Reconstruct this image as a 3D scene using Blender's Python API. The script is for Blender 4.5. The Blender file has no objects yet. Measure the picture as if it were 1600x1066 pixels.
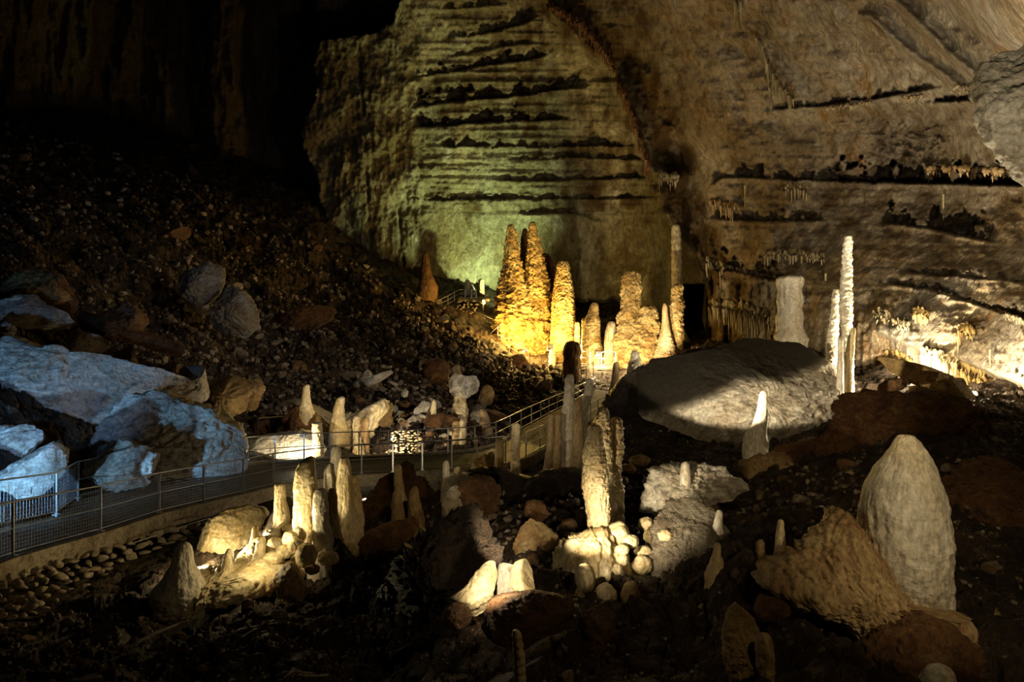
import bpy, math, random
import numpy as np
from mathutils import Vector

# ------------------------------------------------------------------ frame and camera
F = 1067.0                      # focal length for a frame 1600 wide
CX, CY = 800.0, 533.0
def P(px, py, d):
    return np.array([(px - CX) / F * d, d, (CY - py) / F * d])
SC = bpy.context.scene
COL = SC.collection
cam_d = bpy.data.cameras.new('camera'); cam_d.sensor_width = 36.0; cam_d.lens = 36.0 * F / 1600.0
cam_d.clip_start = 0.05; cam_d.clip_end = 500
cam = bpy.data.objects.new('camera', cam_d); COL.objects.link(cam)
cam.rotation_euler = (math.pi / 2, 0, 0)
SC.camera = cam
SC.view_settings.view_transform = 'Standard'; SC.view_settings.look = 'None'
SC.view_settings.gamma = 1.0; SC.view_settings.exposure = 0.0; SC.view_settings.use_curve_mapping = False
w = bpy.data.worlds.new('cave_dark'); SC.world = w; w.use_nodes = True
w.node_tree.nodes['Background'].inputs[0].default_value = (0.0, 0.0, 0.0, 1)
w.node_tree.nodes['Background'].inputs[1].default_value = 0.0
cy = SC.cycles
cy.max_bounces = 4; cy.diffuse_bounces = 3; cy.glossy_bounces = 2; cy.transmission_bounces = 1
cy.use_denoising = True
cy.sample_clamp_indirect = 2.0
cy.use_light_tree = True
try:
    cy.denoiser = 'OPENIMAGEDENOISE'
except Exception:
    pass

# ------------------------------------------------------------------ noise
_rs = np.random.RandomState(7)
_perm = np.concatenate([_rs.permutation(256)] * 3)
_g = _rs.normal(size=(256, 3)); _g /= np.linalg.norm(_g, axis=1)[:, None]
def noise(p):
    p = np.asarray(p, float)
    i = np.floor(p).astype(int); f = p - i
    u = f * f * f * (f * (f * 6 - 15) + 10)
    i &= 255
    out = 0
    for dx in (0, 1):
        wx = u[:, 0] if dx else 1 - u[:, 0]
        for dy in (0, 1):
            wy = u[:, 1] if dy else 1 - u[:, 1]
            for dz in (0, 1):
                wz = u[:, 2] if dz else 1 - u[:, 2]
                h = _perm[_perm[_perm[i[:, 0] + dx] + ((i[:, 1] + dy) & 255)] + ((i[:, 2] + dz) & 255)]
                gr = _g[h]
                out = out + wx * wy * wz * (gr[:, 0] * (f[:, 0] - dx) + gr[:, 1] * (f[:, 1] - dy) + gr[:, 2] * (f[:, 2] - dz))
    return out * 1.6
def fbm(p, o=4, gain=0.5, ridged=False):
    p = np.asarray(p, float); a = 1.0; s = 0; n = 0
    for k in range(o):
        v = noise(p * (2.03 ** k) + 17.3 * k)
        if ridged: v = 1 - 2 * np.abs(v)
        s = s + a * v; n += a; a *= gain
    return s / n
def sstep(a, b, x):
    t = np.clip((x - a) / (b - a), 0, 1); return t * t * (3 - 2 * t)

# ------------------------------------------------------------------ mesh helpers
def mesh_np(name, v, faces, smooth=True):
    """v (n,3); faces (m,k) array, or a list of such arrays"""
    me = bpy.data.meshes.new(name)
    if not isinstance(faces, (list, tuple)): faces = [faces]
    faces = [np.asarray(f, np.int32) for f in faces if len(f)]
    me.vertices.add(len(v)); me.vertices.foreach_set('co', np.asarray(v, np.float32).ravel())
    loops = np.concatenate([f.ravel() for f in faces])
    tot = np.concatenate([np.full(len(f), f.shape[1], np.int32) for f in faces])
    st = np.concatenate([[0], np.cumsum(tot)[:-1]]).astype(np.int32)
    me.loops.add(len(loops)); me.loops.foreach_set('vertex_index', loops)
    me.polygons.add(len(tot)); me.polygons.foreach_set('loop_start', st); me.polygons.foreach_set('loop_total', tot)
    me.update(calc_edges=True); me.validate()
    me.polygons.foreach_set('use_smooth', np.full(len(me.polygons), bool(smooth)))
    return me
def link(name, me, mat=None, parent=None, loc=None):
    o = bpy.data.objects.new(name, me); COL.objects.link(o)
    if mat is not None and me is not None and not me.materials: me.materials.append(mat)
    if loc is not None: o.location = loc
    if parent is not None: o.parent = parent
    return o
def tag(o, label, cat=None, group=None, kind=None):
    if label: o['label'] = label
    if cat: o['category'] = cat
    if group: o['group'] = group
    if kind: o['kind'] = kind
    return o
def empty(name, loc=(0, 0, 0)):
    o = bpy.data.objects.new(name, None); o.empty_display_size = 0.2; o.location = loc; COL.objects.link(o); return o
def attr(me, name, vals):
    a = me.attributes.new(name, 'FLOAT', 'POINT'); a.data.foreach_set('value', np.asarray(vals, np.float32))
def grid_faces(nu, nv, wrap=False):
    """vertices laid out [v][u]; wrap closes u"""
    a = np.arange(nu if wrap else nu - 1); b = np.arange(nv - 1)
    A, B = np.meshgrid(a, b); A = A.ravel(); B = B.ravel(); A1 = (A + 1) % nu
    return np.stack([B * nu + A, B * nu + A1, (B + 1) * nu + A1, (B + 1) * nu + A], 1)
class MB:
    def __init__(s): s.v = []; s.f4 = []; s.n = 0
    def box(s, c, sx, sy, sz, ax=None):
        c = np.array(c, float)
        X, Y, Z = ax if ax is not None else np.eye(3)
        vs = [c + X * sx * a + Y * sy * b + Z * sz * e for a in (-.5, .5) for b in (-.5, .5) for e in (-.5, .5)]
        k = s.n; s.v += vs; s.n += 8
        for f in ((0, 1, 3, 2), (4, 6, 7, 5), (0, 4, 5, 1), (2, 3, 7, 6), (0, 2, 6, 4), (1, 5, 7, 3)): s.f4.append([k + q for q in f])
    def bar(s, a, b, t, t2=None):
        a = np.array(a, float); b = np.array(b, float); d = b - a; L = np.linalg.norm(d)
        if L < 1e-6: return
        d /= L; up = np.array([0, 0, 1.0]) if abs(d[2]) < .95 else np.array([0, 1.0, 0])
        x = np.cross(d, up); x /= np.linalg.norm(x); z = np.cross(x, d)
        s.box((a + b) / 2, t, L, t2 or t, (x, d, z))
    def tube(s, pts, r, n=8):
        pts = [np.array(p, float) for p in pts]; k0 = s.n
        for i, p in enumerate(pts):
            d = pts[min(i + 1, len(pts) - 1)] - pts[max(i - 1, 0)]; d /= max(np.linalg.norm(d), 1e-9)
            up = np.array([0, 0, 1.0]) if abs(d[2]) < .9 else np.array([0, 1.0, 0])
            x = np.cross(d, up); x /= np.linalg.norm(x); z = np.cross(x, d)
            rr = r[i] if hasattr(r, '__len__') else r
            for q in range(n):
                a = 2 * math.pi * q / n; s.v.append(p + (x * math.cos(a) + z * math.sin(a)) * rr)
        for i in range(len(pts) - 1):
            for q in range(n):
                q1 = (q + 1) % n
                s.f4.append([k0 + i * n + q, k0 + i * n + q1, k0 + (i + 1) * n + q1, k0 + (i + 1) * n + q])
        m = len(pts) - 1
        if n == 8:
            for base in (k0, k0 + m * n):
                s.f4 += [[base, base + 1, base + 2, base + 3], [base + 3, base + 4, base + 7, base], [base + 4, base + 5, base + 6, base + 7]]
        s.n += len(pts) * n
    def build(s, name, mat, parent=None, smooth=False):
        me = mesh_np(name, np.array(s.v), np.array(s.f4), smooth)
        return link(name, me, mat, parent)

# ------------------------------------------------------------------ materials
def rock_mat(name, c1, c2, c3=None, scale=1.0, bump=0.5, rough=0.75, spec=0.3, streak=1.0, mud_shade=None, t1=0.42, t2=0.62, dist=0.06, world=True, c3t=(0.55, 0.68), alt=None, dirt=0.55):
    m = bpy.data.materials.new(name); m.use_nodes = True; nt = m.node_tree; N = nt.nodes; L = nt.links
    b = N['Principled BSDF']
    b.inputs['Roughness'].default_value = rough; b.inputs['Specular IOR Level'].default_value = spec
    tc = N.new('ShaderNodeTexCoord'); geo = N.new('ShaderNodeNewGeometry')
    mp = N.new('ShaderNodeMapping'); mp.inputs['Scale'].default_value = (scale, scale, scale / streak)
    L.new(geo.outputs['Position'] if world else tc.outputs['Object'], mp.inputs['Vector'])
    def nz(s, det=6, rg=0.6, dis=0.0):
        n = N.new('ShaderNodeTexNoise'); n.inputs['Scale'].default_value = s; n.inputs['Detail'].default_value = det
        n.inputs['Roughness'].default_value = rg; n.inputs['Distortion'].default_value = dis
        L.new(mp.outputs[0], n.inputs['Vector']); return n
    def mr(src, a, z):
        r = N.new('ShaderNodeMapRange'); r.interpolation_type = 'SMOOTHSTEP'
        r.inputs['From Min'].default_value = a; r.inputs['From Max'].default_value = z; L.new(src, r.inputs['Value']); return r.outputs[0]
    def mix(f, a, c):
        x = N.new('ShaderNodeMix'); x.data_type = 'RGBA'
        L.new(f, x.inputs[0])
        for sock, val in ((x.inputs[6], a), (x.inputs[7], c)):
            if isinstance(val, tuple): sock.default_value = (*val, 1)
            else: L.new(val, sock)
        return x.outputs[2]
    col = mix(mr(nz(0.9, 7, 0.65, 0.4).outputs[0], t1, t2), c1, c2)
    if c3: col = mix(mr(nz(2.3, 8, 0.7, 0.3).outputs[0], *c3t), col, c3)
    if alt:
        ac = mix(mr(nz(0.8, 7, 0.65, 0.5).outputs[0], 0.40, 0.60), alt[0], alt[1])
        ac = mix(mr(nz(1.7, 8, 0.7, 0.3).outputs[0], 0.55, 0.68), ac, alt[2])
        az = N.new('ShaderNodeAttribute'); az.attribute_name = 'zone'; col = mix(az.outputs['Fac'], col, ac)
    # fine value variation
    hv = N.new('ShaderNodeHueSaturation'); L.new(col, hv.inputs['Color'])
    v = N.new('ShaderNodeMapRange'); v.inputs['To Min'].default_value = 0.5; v.inputs['To Max'].default_value = 1.4
    v.inputs['From Min'].default_value = 0.3; v.inputs['From Max'].default_value = 0.7
    L.new(nz(9, 6, 0.7).outputs[0], v.inputs['Value']); L.new(v.outputs[0], hv.inputs['Value']); col = hv.outputs[0]
    dk = N.new('ShaderNodeMath'); dk.operation = 'MULTIPLY'; dk.inputs[1].default_value = dirt
    L.new(mr(nz(3.1, 9, 0.72, 0.6).outputs[0], 0.50, 0.60), dk.inputs[0])
    dirty = N.new('ShaderNodeMix'); dirty.data_type = 'RGBA'; dirty.blend_type = 'MULTIPLY'; L.new(dk.outputs[0], dirty.inputs[0]); L.new(col, dirty.inputs[6]); dirty.inputs[7].default_value = (0.34, 0.24, 0.16, 1)
    col = dirty.outputs[2]
    if mud_shade:
        at = N.new('ShaderNodeAttribute'); at.attribute_name = 'mud'; col = mix(at.outputs['Fac'], col, mud_shade)
    L.new(col, b.inputs['Base Color'])
    n1 = nz(4.5, 8, 0.68); n2 = nz(22, 5, 0.6)
    ad = N.new('ShaderNodeMath'); ad.operation = 'MULTIPLY_ADD'; ad.inputs[1].default_value = 0.3
    L.new(n2.outputs[0], ad.inputs[0]); L.new(n1.outputs[0], ad.inputs[2])
    bp = N.new('ShaderNodeBump'); bp.inputs['Strength'].default_value = bump; bp.inputs['Distance'].default_value = dist
    L.new(ad.outputs[0], bp.inputs['Height']); L.new(bp.outputs[0], b.inputs['Normal'])
    return m
def plain(name, col, rough=0.5, metal=0.0, emit=None, es=1.0):
    m = bpy.data.materials.new(name); m.use_nodes = True; b = m.node_tree.nodes['Principled BSDF']
    nt = m.node_tree
    n = nt.nodes.new('ShaderNodeTexNoise'); n.inputs['Scale'].default_value = 14; n.inputs['Detail'].default_value = 4
    r = nt.nodes.new('ShaderNodeValToRGB')
    r.color_ramp.elements[0].position = 0.3; r.color_ramp.elements[1].position = 0.7
    r.color_ramp.elements[0].color = (*[c * 0.75 for c in col], 1); r.color_ramp.elements[1].color = (*col, 1)
    nt.links.new(n.outputs[0], r.inputs[0]); nt.links.new(r.outputs[0], b.inputs['Base Color'])
    b.inputs['Roughness'].default_value = rough; b.inputs['Metallic'].default_value = metal
    if emit: b.inputs['Emission Color'].default_value = (*emit, 1); b.inputs['Emission Strength'].default_value = es
    return m
M = {}
M['ground'] = rock_mat('cave_floor_rock', (0.085, 0.055, 0.033), (0.04, 0.026, 0.016), (0.30, 0.24, 0.17), scale=1.2, bump=1.0, rough=0.7, spec=0.35, dist=0.2)
M['wall_back'] = rock_mat('layered_limestone', (0.44, 0.40, 0.26), (0.27, 0.215, 0.11), (0.60, 0.56, 0.43), scale=0.16, bump=0.9, rough=0.85, spec=0.12, streak=1.6, mud_shade=(0.10, 0.062, 0.026), dist=0.9, alt=((0.46, 0.41, 0.335), (0.36, 0.285, 0.185), (0.34, 0.20, 0.085)))
M['wall_right'] = M['wall_back']
M['pale'] = rock_mat('pale_limestone', (0.62, 0.58, 0.50), (0.48, 0.42, 0.33), (0.30, 0.20, 0.12), scale=0.8, bump=0.7, rough=0.65, spec=0.35, mud_shade=(0.018, 0.014, 0.010), dist=0.2, c3t=(0.6, 0.7))
M['grey'] = rock_mat('grey_limestone', (0.30, 0.26, 0.20), (0.18, 0.13, 0.08), (0.42, 0.38, 0.31), scale=1.0, bump=0.9, rough=0.7, spec=0.3, dist=0.2)
M['brown'] = rock_mat('rusty_brown_rock', (0.24, 0.12, 0.05), (0.13, 0.06, 0.025), (0.34, 0.2, 0.09), scale=1.2, bump=1.0, rough=0.65, spec=0.35, dist=0.2)
M['dark'] = rock_mat('dark_wet_rock', (0.07, 0.045, 0.028), (0.04, 0.026, 0.018), (0.16, 0.12, 0.08), scale=1.6, bump=1.0, rough=0.5, spec=0.5, dist=0.2)
M['ochre'] = rock_mat('ochre_rock', (0.38, 0.26, 0.11), (0.25, 0.15, 0.06), (0.45, 0.36, 0.2), scale=1.1, bump=0.8, rough=0.6, spec=0.3, dist=0.15)
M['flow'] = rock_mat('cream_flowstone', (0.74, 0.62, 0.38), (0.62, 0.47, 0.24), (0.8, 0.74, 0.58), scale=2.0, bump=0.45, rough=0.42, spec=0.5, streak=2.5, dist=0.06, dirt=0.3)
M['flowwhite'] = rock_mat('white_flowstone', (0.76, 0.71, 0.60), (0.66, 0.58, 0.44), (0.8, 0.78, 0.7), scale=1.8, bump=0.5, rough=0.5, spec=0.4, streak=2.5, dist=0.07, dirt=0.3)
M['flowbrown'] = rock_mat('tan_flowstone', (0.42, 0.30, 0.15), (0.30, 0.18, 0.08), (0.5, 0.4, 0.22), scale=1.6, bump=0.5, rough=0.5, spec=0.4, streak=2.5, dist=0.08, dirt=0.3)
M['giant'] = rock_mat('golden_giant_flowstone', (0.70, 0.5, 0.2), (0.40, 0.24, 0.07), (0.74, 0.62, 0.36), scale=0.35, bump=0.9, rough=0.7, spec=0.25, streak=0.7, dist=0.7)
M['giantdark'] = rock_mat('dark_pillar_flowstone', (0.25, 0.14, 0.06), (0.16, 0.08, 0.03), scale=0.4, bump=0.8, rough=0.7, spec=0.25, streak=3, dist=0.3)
M['rock_a'] = rock_mat('scree_rock', (0.36, 0.29, 0.21), (0.22, 0.15, 0.09), (0.5, 0.44, 0.35), scale=1.0, bump=0.8, rough=0.75, spec=0.25, dist=0.1, world=False)
M['rock_b'] = rock_mat('brown_scree_rock', (0.22, 0.125, 0.06), (0.13, 0.07, 0.035), (0.3, 0.2, 0.12), scale=1.0, bump=0.8, rough=0.75, spec=0.25, dist=0.07, world=False)
M['drape'] = rock_mat('ochre_drapery', (0.60, 0.42, 0.16), (0.5, 0.34, 0.14), (0.66, 0.55, 0.34), scale=0.9, bump=0.6, rough=0.5, spec=0.4, streak=6, dist=0.1)
M['drapepale'] = rock_mat('pale_drapery', (0.50, 0.43, 0.28), (0.42, 0.33, 0.18), (0.58, 0.52, 0.4), scale=0.5, bump=0.6, rough=0.6, spec=0.3, streak=5, dist=0.2)
M['steel'] = plain('galvanised_steel', (0.55, 0.55, 0.55), 0.35, 0.9)
M['wire'] = plain('steel_wire', (0.4, 0.4, 0.4), 0.45, 0.8)
M['deck'] = rock_mat('worn_dark_concrete', (0.13, 0.115, 0.085), (0.09, 0.075, 0.055), (0.05, 0.04, 0.03), scale=1.5, bump=0.5, rough=0.6, spec=0.4, dist=0.02)  # walkway concrete, colour darkened to offset the fill light on the deck
M['concrete'] = rock_mat('walkway_concrete', (0.34, 0.29, 0.2), (0.25, 0.2, 0.13), (0.18, 0.13, 0.08), scale=1.5, bump=0.5, rough=0.8, spec=0.3, dist=0.02)
M['masonry'] = rock_mat('masonry_stone', (0.46, 0.39, 0.28), (0.33, 0.26, 0.17), (0.55, 0.5, 0.4), scale=1.6, bump=0.6, rough=0.75, spec=0.25, dist=0.03)
M['black'] = plain('black_housing', (0.015, 0.015, 0.015), 0.5)
M['lens'] = plain('lamp_lens', (0.9, 0.9, 0.85), 0.2, 0, (0.85, 1.0, 0.75), 9)
M['lenswarm'] = plain('warm_lamp_lens', (0.9, 0.9, 0.7), 0.2, 0, (1.0, 0.9, 0.5), 14)

# ------------------------------------------------------------------ ground surface
GC = []          # control points x, y, z
def gpx(px, py, d): GC.append(tuple(P(px, py, d)))
for t in [(-300, 1100, 9), (100, 1066, 9.3), (300, 1066, 9.2), (600, 1066, 8.6), (800, 1066, 7.6), (1000, 1066, 7.6), (1200, 1066, 7.0), (1420, 1066, 7.2), (1700, 1066, 7.2), (1950, 1000, 8),
          (-250, 990, 12.5), (50, 960, 12.5), (150, 930, 13.3), (250, 905, 13.9), (330, 890, 14.4), (440, 885, 14.6), (560, 875, 14.8), (640, 860, 14.6), (700, 845, 14.8), (790, 850, 13.6), (870, 860, 12.4), (960, 865, 12.0),
          (1060, 880, 11.2), (1180, 905, 9.7), (1290, 890, 9.7), (1420, 930, 9.6), (1540, 960, 9.4), (1600, 940, 9.6), (1800, 930, 10),
          (430, 985, 10.5), (560, 960, 11), (680, 960, 9.8), (850, 960, 8.7), (1000, 985, 9), (1100, 985, 9), (300, 985, 11),
          (400, 840, 16.8), (480, 800, 19.5), (560, 790, 20.5), (640, 780, 20.8), (700, 775, 20), (780, 760, 19.5), (860, 748, 21.5), (940, 740, 20), (1010, 750, 18), (1100, 770, 17), (1200, 770, 16), (1300, 745, 16), (1400, 700, 17), (1480, 700, 16), (1560, 730, 14.5), (1700, 760, 14),
          (1000, 680, 28), (1080, 690, 26), (1200, 700, 24), (1320, 660, 24), (1400, 620, 26), (1470, 625, 24), (1530, 665, 20), (1600, 720, 17), (1750, 740, 16),
          (980, 610, 48), (1050, 560, 56), (1150, 548, 58), (1250, 548, 55), (1330, 575, 44), (1450, 600, 36),
          (380, 720, 31), (470, 728, 31), (560, 722, 32), (650, 722, 32), (740, 702, 34), (470, 660, 41), (560, 668, 41), (640, 668, 40), (720, 665, 41), (760, 655, 44), (820, 648, 48), (860, 615, 62),
          (400, 625, 43), (500, 610, 50), (600, 600, 55), (700, 590, 62), (780, 590, 66), (400, 540, 58), (500, 540, 62), (600, 540, 68), (700, 530, 76), (780, 545, 84),
          (300, 620, 34), (200, 600, 34), (100, 560, 33), (0, 540, 30), (-120, 520, 28), (0, 630, 22), (100, 660, 24), (-120, 640, 20), (100, 740, 21), (200, 742, 23), (330, 742, 25), (0, 745, 18),
          (300, 500, 54), (200, 480, 50), (100, 450, 46), (0, 420, 42), (-150, 400, 38), (400, 440, 76), (300, 400, 70), (200, 370, 64), (100, 350, 60), (0, 330, 56), (-150, 300, 52),
          (500, 470, 82), (600, 480, 86), (680, 490, 92), (740, 510, 92), (560, 420, 98), (640, 428, 106), (700, 452, 106), (740, 462, 106),
          (490, 345, 104), (400, 325, 100), (300, 302, 92), (200, 290, 86), (100, 275, 80), (0, 262, 74), (-150, 240, 70), (520, 385, 102),
          (820, 562, 86), (880, 566, 86), (940, 566, 82), (1000, 572, 76), (1060, 570, 72), (880, 500, 112), (980, 500, 108), (800, 470, 112), (1060, 530, 96)]:
    gpx(*t)

# ------------------------------------------------------------------ walkway layout (posts' feet)
def zd(px, py, z): return z * F / (py - CY)
FRONT = [(-260, 975, 4.0), (-110, 920, 4.08), (20, 871, 4.2), (157, 833, 4.4), (249, 803, 4.55), (318, 786, 4.65), (380, 772, 4.75), (427, 760, 4.8), (475, 752, 4.83), (520, 746, 4.84), (565, 742, 4.85), (614, 739, 4.87), (660, 736, 4.88), (706, 733, 4.9), (745, 729, 4.9), (790, 724, 4.9), (822, 716, 4.95), (850, 700, 5.0)]
FRONT = [P(a, b, zd(a, b, z)) for a, b, z in FRONT]
BACKL = [(-330, 905, 4.0), (-120, 850, 4.1), (88, 806, 4.4), (122, 780, 4.55), (196, 762, 4.65), (262, 749, 4.7)]
BACKL = [P(a, b, zd(a, b, z)) for a, b, z in BACKL]
BACKR = [(385, 727, 4.8), (430, 722, 4.85), (475, 719, 4.87), (516, 717, 4.88), (561, 715, 4.9), (607, 713, 4.9), (653, 711, 4.9), (700, 708, 4.9), (742, 704, 4.95), (775, 695, 5.0), (797, 682, 5.0)]
BACKR = [P(a, b, zd(a, b, z)) for a, b, z in BACKR]
RAMPL = [(797, 682, 5.0), (820, 668, 5.0), (842, 656, 5.0), (862, 645, 5.0), (880, 636, 4.95), (905, 622, 4.8), (930, 608, 4.6)]
RAMPL = [P(a, b, zd(a, b, z)) for a, b, z in RAMPL]
RAMPR = [(850, 700, 5.0), (878, 684, 5.0), (900, 671, 5.0), (925, 656, 5.0), (947, 643, 4.95), (970, 628, 4.8), (990, 616, 4.6)]
RAMPR = [P(a, b, zd(a, b, z)) for a, b, z in RAMPR]
for a in FRONT + BACKL + BACKR + RAMPL + RAMPR:
    GC.append((a[0], a[1], a[2] - 0.75))

# ------------------------------------------------------------------ catalogue of stalagmites
# name, label, depth, profile [(py, centre px, half width px)] top first, material, style, group
ST = []
def S(label, d, prof, mat='flow', style='smooth', name='stalagmite', ctrl=True, bury=0.25, thick=1.0, amp=1.0, cat='stalagmite'):
    ST.append(dict(label=label, d=d, prof=prof, mat=mat, style=style, name=name, bury=bury, thick=thick, amp=amp, cat=cat))
    if ctrl: gpx(prof[-1][1], prof[-1][0], d)
# left cluster
S('tall thick cream stalagmite, largest of the lit cluster in front of the walkway', 14.2, [(714, 486, 5), (722, 480, 12), (735, 477, 16), (760, 477, 17.5), (800, 477, 18), (850, 478, 19), (876, 480, 25)])
S('cream stalagmite with a knobbly lit face, right behind the two short stubs', 14.9, [(715, 538, 5), (722, 538, 9), (735, 538, 11), (780, 538, 12), (800, 538, 14), (850, 538, 26), (872, 540, 34)])
S('smooth fat stalagmite in half shade touching the knobbly one', 15.2, [(744, 553, 5), (752, 552, 9), (775, 553, 12), (800, 554, 14), (850, 550, 20), (872, 548, 26)])
S('short blunt stalagmite with a pale drip line between the two tall ones', 13.9, [(764, 502, 6), (770, 501, 10), (790, 501, 12), (820, 502, 13), (850, 506, 18), (878, 508, 26)], mat='flowwhite')
S('small brown rounded stub beside the pale dripped stalagmite', 14.1, [(763, 519, 4), (770, 519, 7), (790, 519, 8), (820, 520, 10), (860, 522, 18)], mat='flowbrown')
S('grey stalagmite in shadow behind the lit cluster', 15.6, [(724, 517, 4), (735, 515, 8), (750, 516, 10), (790, 517, 11), (840, 518, 15)], mat='flowwhite')
S('narrow grey stalagmite tip rising against the walkway deck', 16.6, [(697, 525, 4), (704, 525, 8), (725, 525, 8.5), (800, 525, 10), (840, 525, 14)], mat='flowwhite')
S('cream stalagmite with ringed flat top standing on rounded lumps', 15.0, [(755, 438, 5), (757, 438, 8), (775, 438, 9), (785, 438, 9.5), (800, 440, 12), (818, 441, 13), (840, 441, 14)])
S('dark shaded stalagmite with sloping shoulders in front of the dry-stone wall', 12.8, [(848, 287, 5), (852, 286, 11), (865, 286, 14), (885, 285, 17), (900, 283, 28), (925, 285, 38), (950, 290, 34), (985, 300, 20), (1000, 300, 16)], mat='flowwhite')
S('small pointed stalagmite on a yellow flowstone rim', 13.4, [(858, 358, 3), (864, 357, 5.5), (875, 356, 7), (885, 355, 9), (897, 355, 14), (915, 355, 18)])
S('small knobbly cream stalagmite before the big lit boulder', 13.8, [(838, 409, 4), (843, 408, 7), (860, 407, 8), (875, 405, 10), (895, 404, 13)])
S('tiny cream stub at the edge of the big lit boulder', 14.8, [(822, 400, 2.5), (826, 399, 4.5), (838, 398, 6), (855, 397, 9)])
# right behind the walkway bend
S('slim stub on top of the brown boulder by the walkway', 17.0, [(727, 622, 3), (731, 622, 6), (745, 622, 6.5), (765, 624, 8), (790, 625, 14)])
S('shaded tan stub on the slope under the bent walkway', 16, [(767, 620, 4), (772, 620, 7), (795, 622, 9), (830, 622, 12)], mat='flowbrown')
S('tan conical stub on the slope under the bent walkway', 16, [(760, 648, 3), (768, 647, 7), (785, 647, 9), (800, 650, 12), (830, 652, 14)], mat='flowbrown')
S('small rounded stalagmite on the white crusted ledge', 17.0, [(720, 697, 2.5), (725, 697, 5), (738, 697, 5.5), (755, 697, 7), (775, 697, 9)], mat='flowwhite')
S('squat knob beside the small rounded stalagmite', 17.2, [(729, 715, 3), (733, 715, 5), (740, 715, 7), (760, 715, 10)], mat='flow')
S('short round-topped tan stalagmite left of the ribbed one', 20.5, [(684, 781, 3), (688, 781, 6), (705, 781, 7), (720, 780, 7), (748, 780, 10)], mat='flowbrown')
S('ribbed tan stalagmite in front of the far walkway ramp', 20.0, [(661, 806, 3.5), (665, 806, 6.5), (690, 806, 7), (720, 805, 7), (748, 805, 9)], mat='flow', style='ribbed')
S('left one of the straight twin stalagmites', 23, [(647, 861, 3), (649, 861, 5), (690, 860, 5.5), (725, 857, 7), (750, 856, 9)], mat='flowbrown')
S('right one of the straight twin stalagmites', 23, [(647, 872, 3), (649, 872, 5), (690, 871, 6), (725, 869, 8), (750, 868, 10)], mat='flowbrown')
S('tall slender pale stalagmite behind the twin pair', 24, [(585, 890, 3), (588, 890, 6), (605, 890, 8), (640, 888, 9), (700, 887, 11), (735, 886, 15), (755, 886, 18)], mat='flowwhite', style='ribbed')
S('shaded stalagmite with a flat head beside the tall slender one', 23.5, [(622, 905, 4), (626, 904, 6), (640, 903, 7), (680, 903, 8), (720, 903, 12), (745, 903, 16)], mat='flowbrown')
S('leaning ragged pale stalagmite curving to the upper right', 25, [(592, 921, 3), (596, 921, 6), (610, 920, 7), (625, 917, 6.5), (645, 912, 6), (700, 910, 10), (740, 910, 14)], mat='flowwhite', style='ribbed')
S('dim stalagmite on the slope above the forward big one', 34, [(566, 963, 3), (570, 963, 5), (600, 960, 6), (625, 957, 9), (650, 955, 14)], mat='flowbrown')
S('lumpy grey white stalagmite at the tip of the dark slope', 36, [(548, 992, 2.5), (551, 992, 6), (562, 993, 7), (568, 992, 10), (585, 990, 11), (600, 990, 8), (625, 990, 12)], mat='flowwhite', style='lumpy')
S('great ragged cream stalagmite lit from its foot in the middle', 12.0, [(665, 930, 7), (672, 931, 11), (700, 928, 15), (730, 930, 19), (760, 930, 20), (790, 934, 18), (820, 936, 16), (850, 937, 16), (868, 938, 18)], mat='flow', style='ragged')
S('lumpy cream stalagmite directly behind the great ragged one', 14.0, [(637, 944, 3), (642, 944, 7), (652, 943, 10), (665, 942, 11), (690, 947, 9), (730, 948, 10), (770, 948, 14)], mat='flow', style='lumpy', ctrl=False)
S('short lumpy stalagmite fused to the right of the one behind', 14.2, [(652, 962, 4), (656, 963, 8), (675, 965, 9), (700, 965, 10), (715, 963, 10), (735, 961, 9), (770, 960, 14)], mat='flow', style='lumpy', ctrl=False)
S('pale tapering stalagmite with a wide foot before the giant two-tone boulder', 20.0, [(611, 1193, 2.5), (615, 1193, 6), (640, 1191, 8), (660, 1188, 10), (675, 1182, 16), (700, 1180, 20), (716, 1182, 21), (740, 1183, 26)], mat='flowwhite')
S('white knob perched on the pale porous slab', 13.4, [(722, 1071, 3), (726, 1071, 6), (738, 1071, 8), (750, 1071, 9)], mat='flowwhite', ctrl=False)
S('small white tipped stub on the grey crusted slope', 11.5, [(797, 1124, 2.5), (801, 1124, 5), (812, 1123, 6), (825, 1121, 8), (845, 1121, 11)], mat='flowwhite')
S('small olive stalagmite on a rounded base, first of the row on the dark slope', 9.7, [(848, 1121, 3), (852, 1121, 5), (868, 1120, 7), (880, 1120, 11), (900, 1120, 18)])
S('stubby ringed stalagmite, second of the row on the dark slope', 9.7, [(843, 1188, 3), (848, 1188, 6), (862, 1188, 7), (880, 1190, 9), (900, 1192, 13)], mat='flowbrown', style='ribbed')
S('slim smooth stalagmite, third of the row on the dark slope', 9.7, [(812, 1220, 3), (817, 1220, 5), (832, 1219, 6.5), (850, 1219, 8), (870, 1219, 10)])
S('short blunt stalagmite, fourth of the row on the dark slope', 9.6, [(834, 1262, 4), (838, 1262, 7), (850, 1262, 9), (862, 1262, 11), (880, 1262, 14)])
S('broad cone stalagmite with a knob tip beside the biggest stalagmite', 9.2, [(823, 1298, 4), (827, 1298, 7), (836, 1299, 8), (850, 1300, 15), (870, 1300, 24), (890, 1300, 34), (915, 1298, 44)])
S('biggest foreground stalagmite, a broad pale cone with a ragged hanging skirt', 9.0, [(681, 1416, 9), (686, 1416, 16), (698, 1418, 23), (715, 1419, 33), (735, 1416, 44), (760, 1412, 55), (800, 1411, 62), (840, 1412, 64), (880, 1414, 62), (920, 1422, 55), (950, 1436, 42), (966, 1444, 32), (976, 1450, 16)], mat='flowwhite', style='skirt', ctrl=False, bury=0.0)
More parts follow.
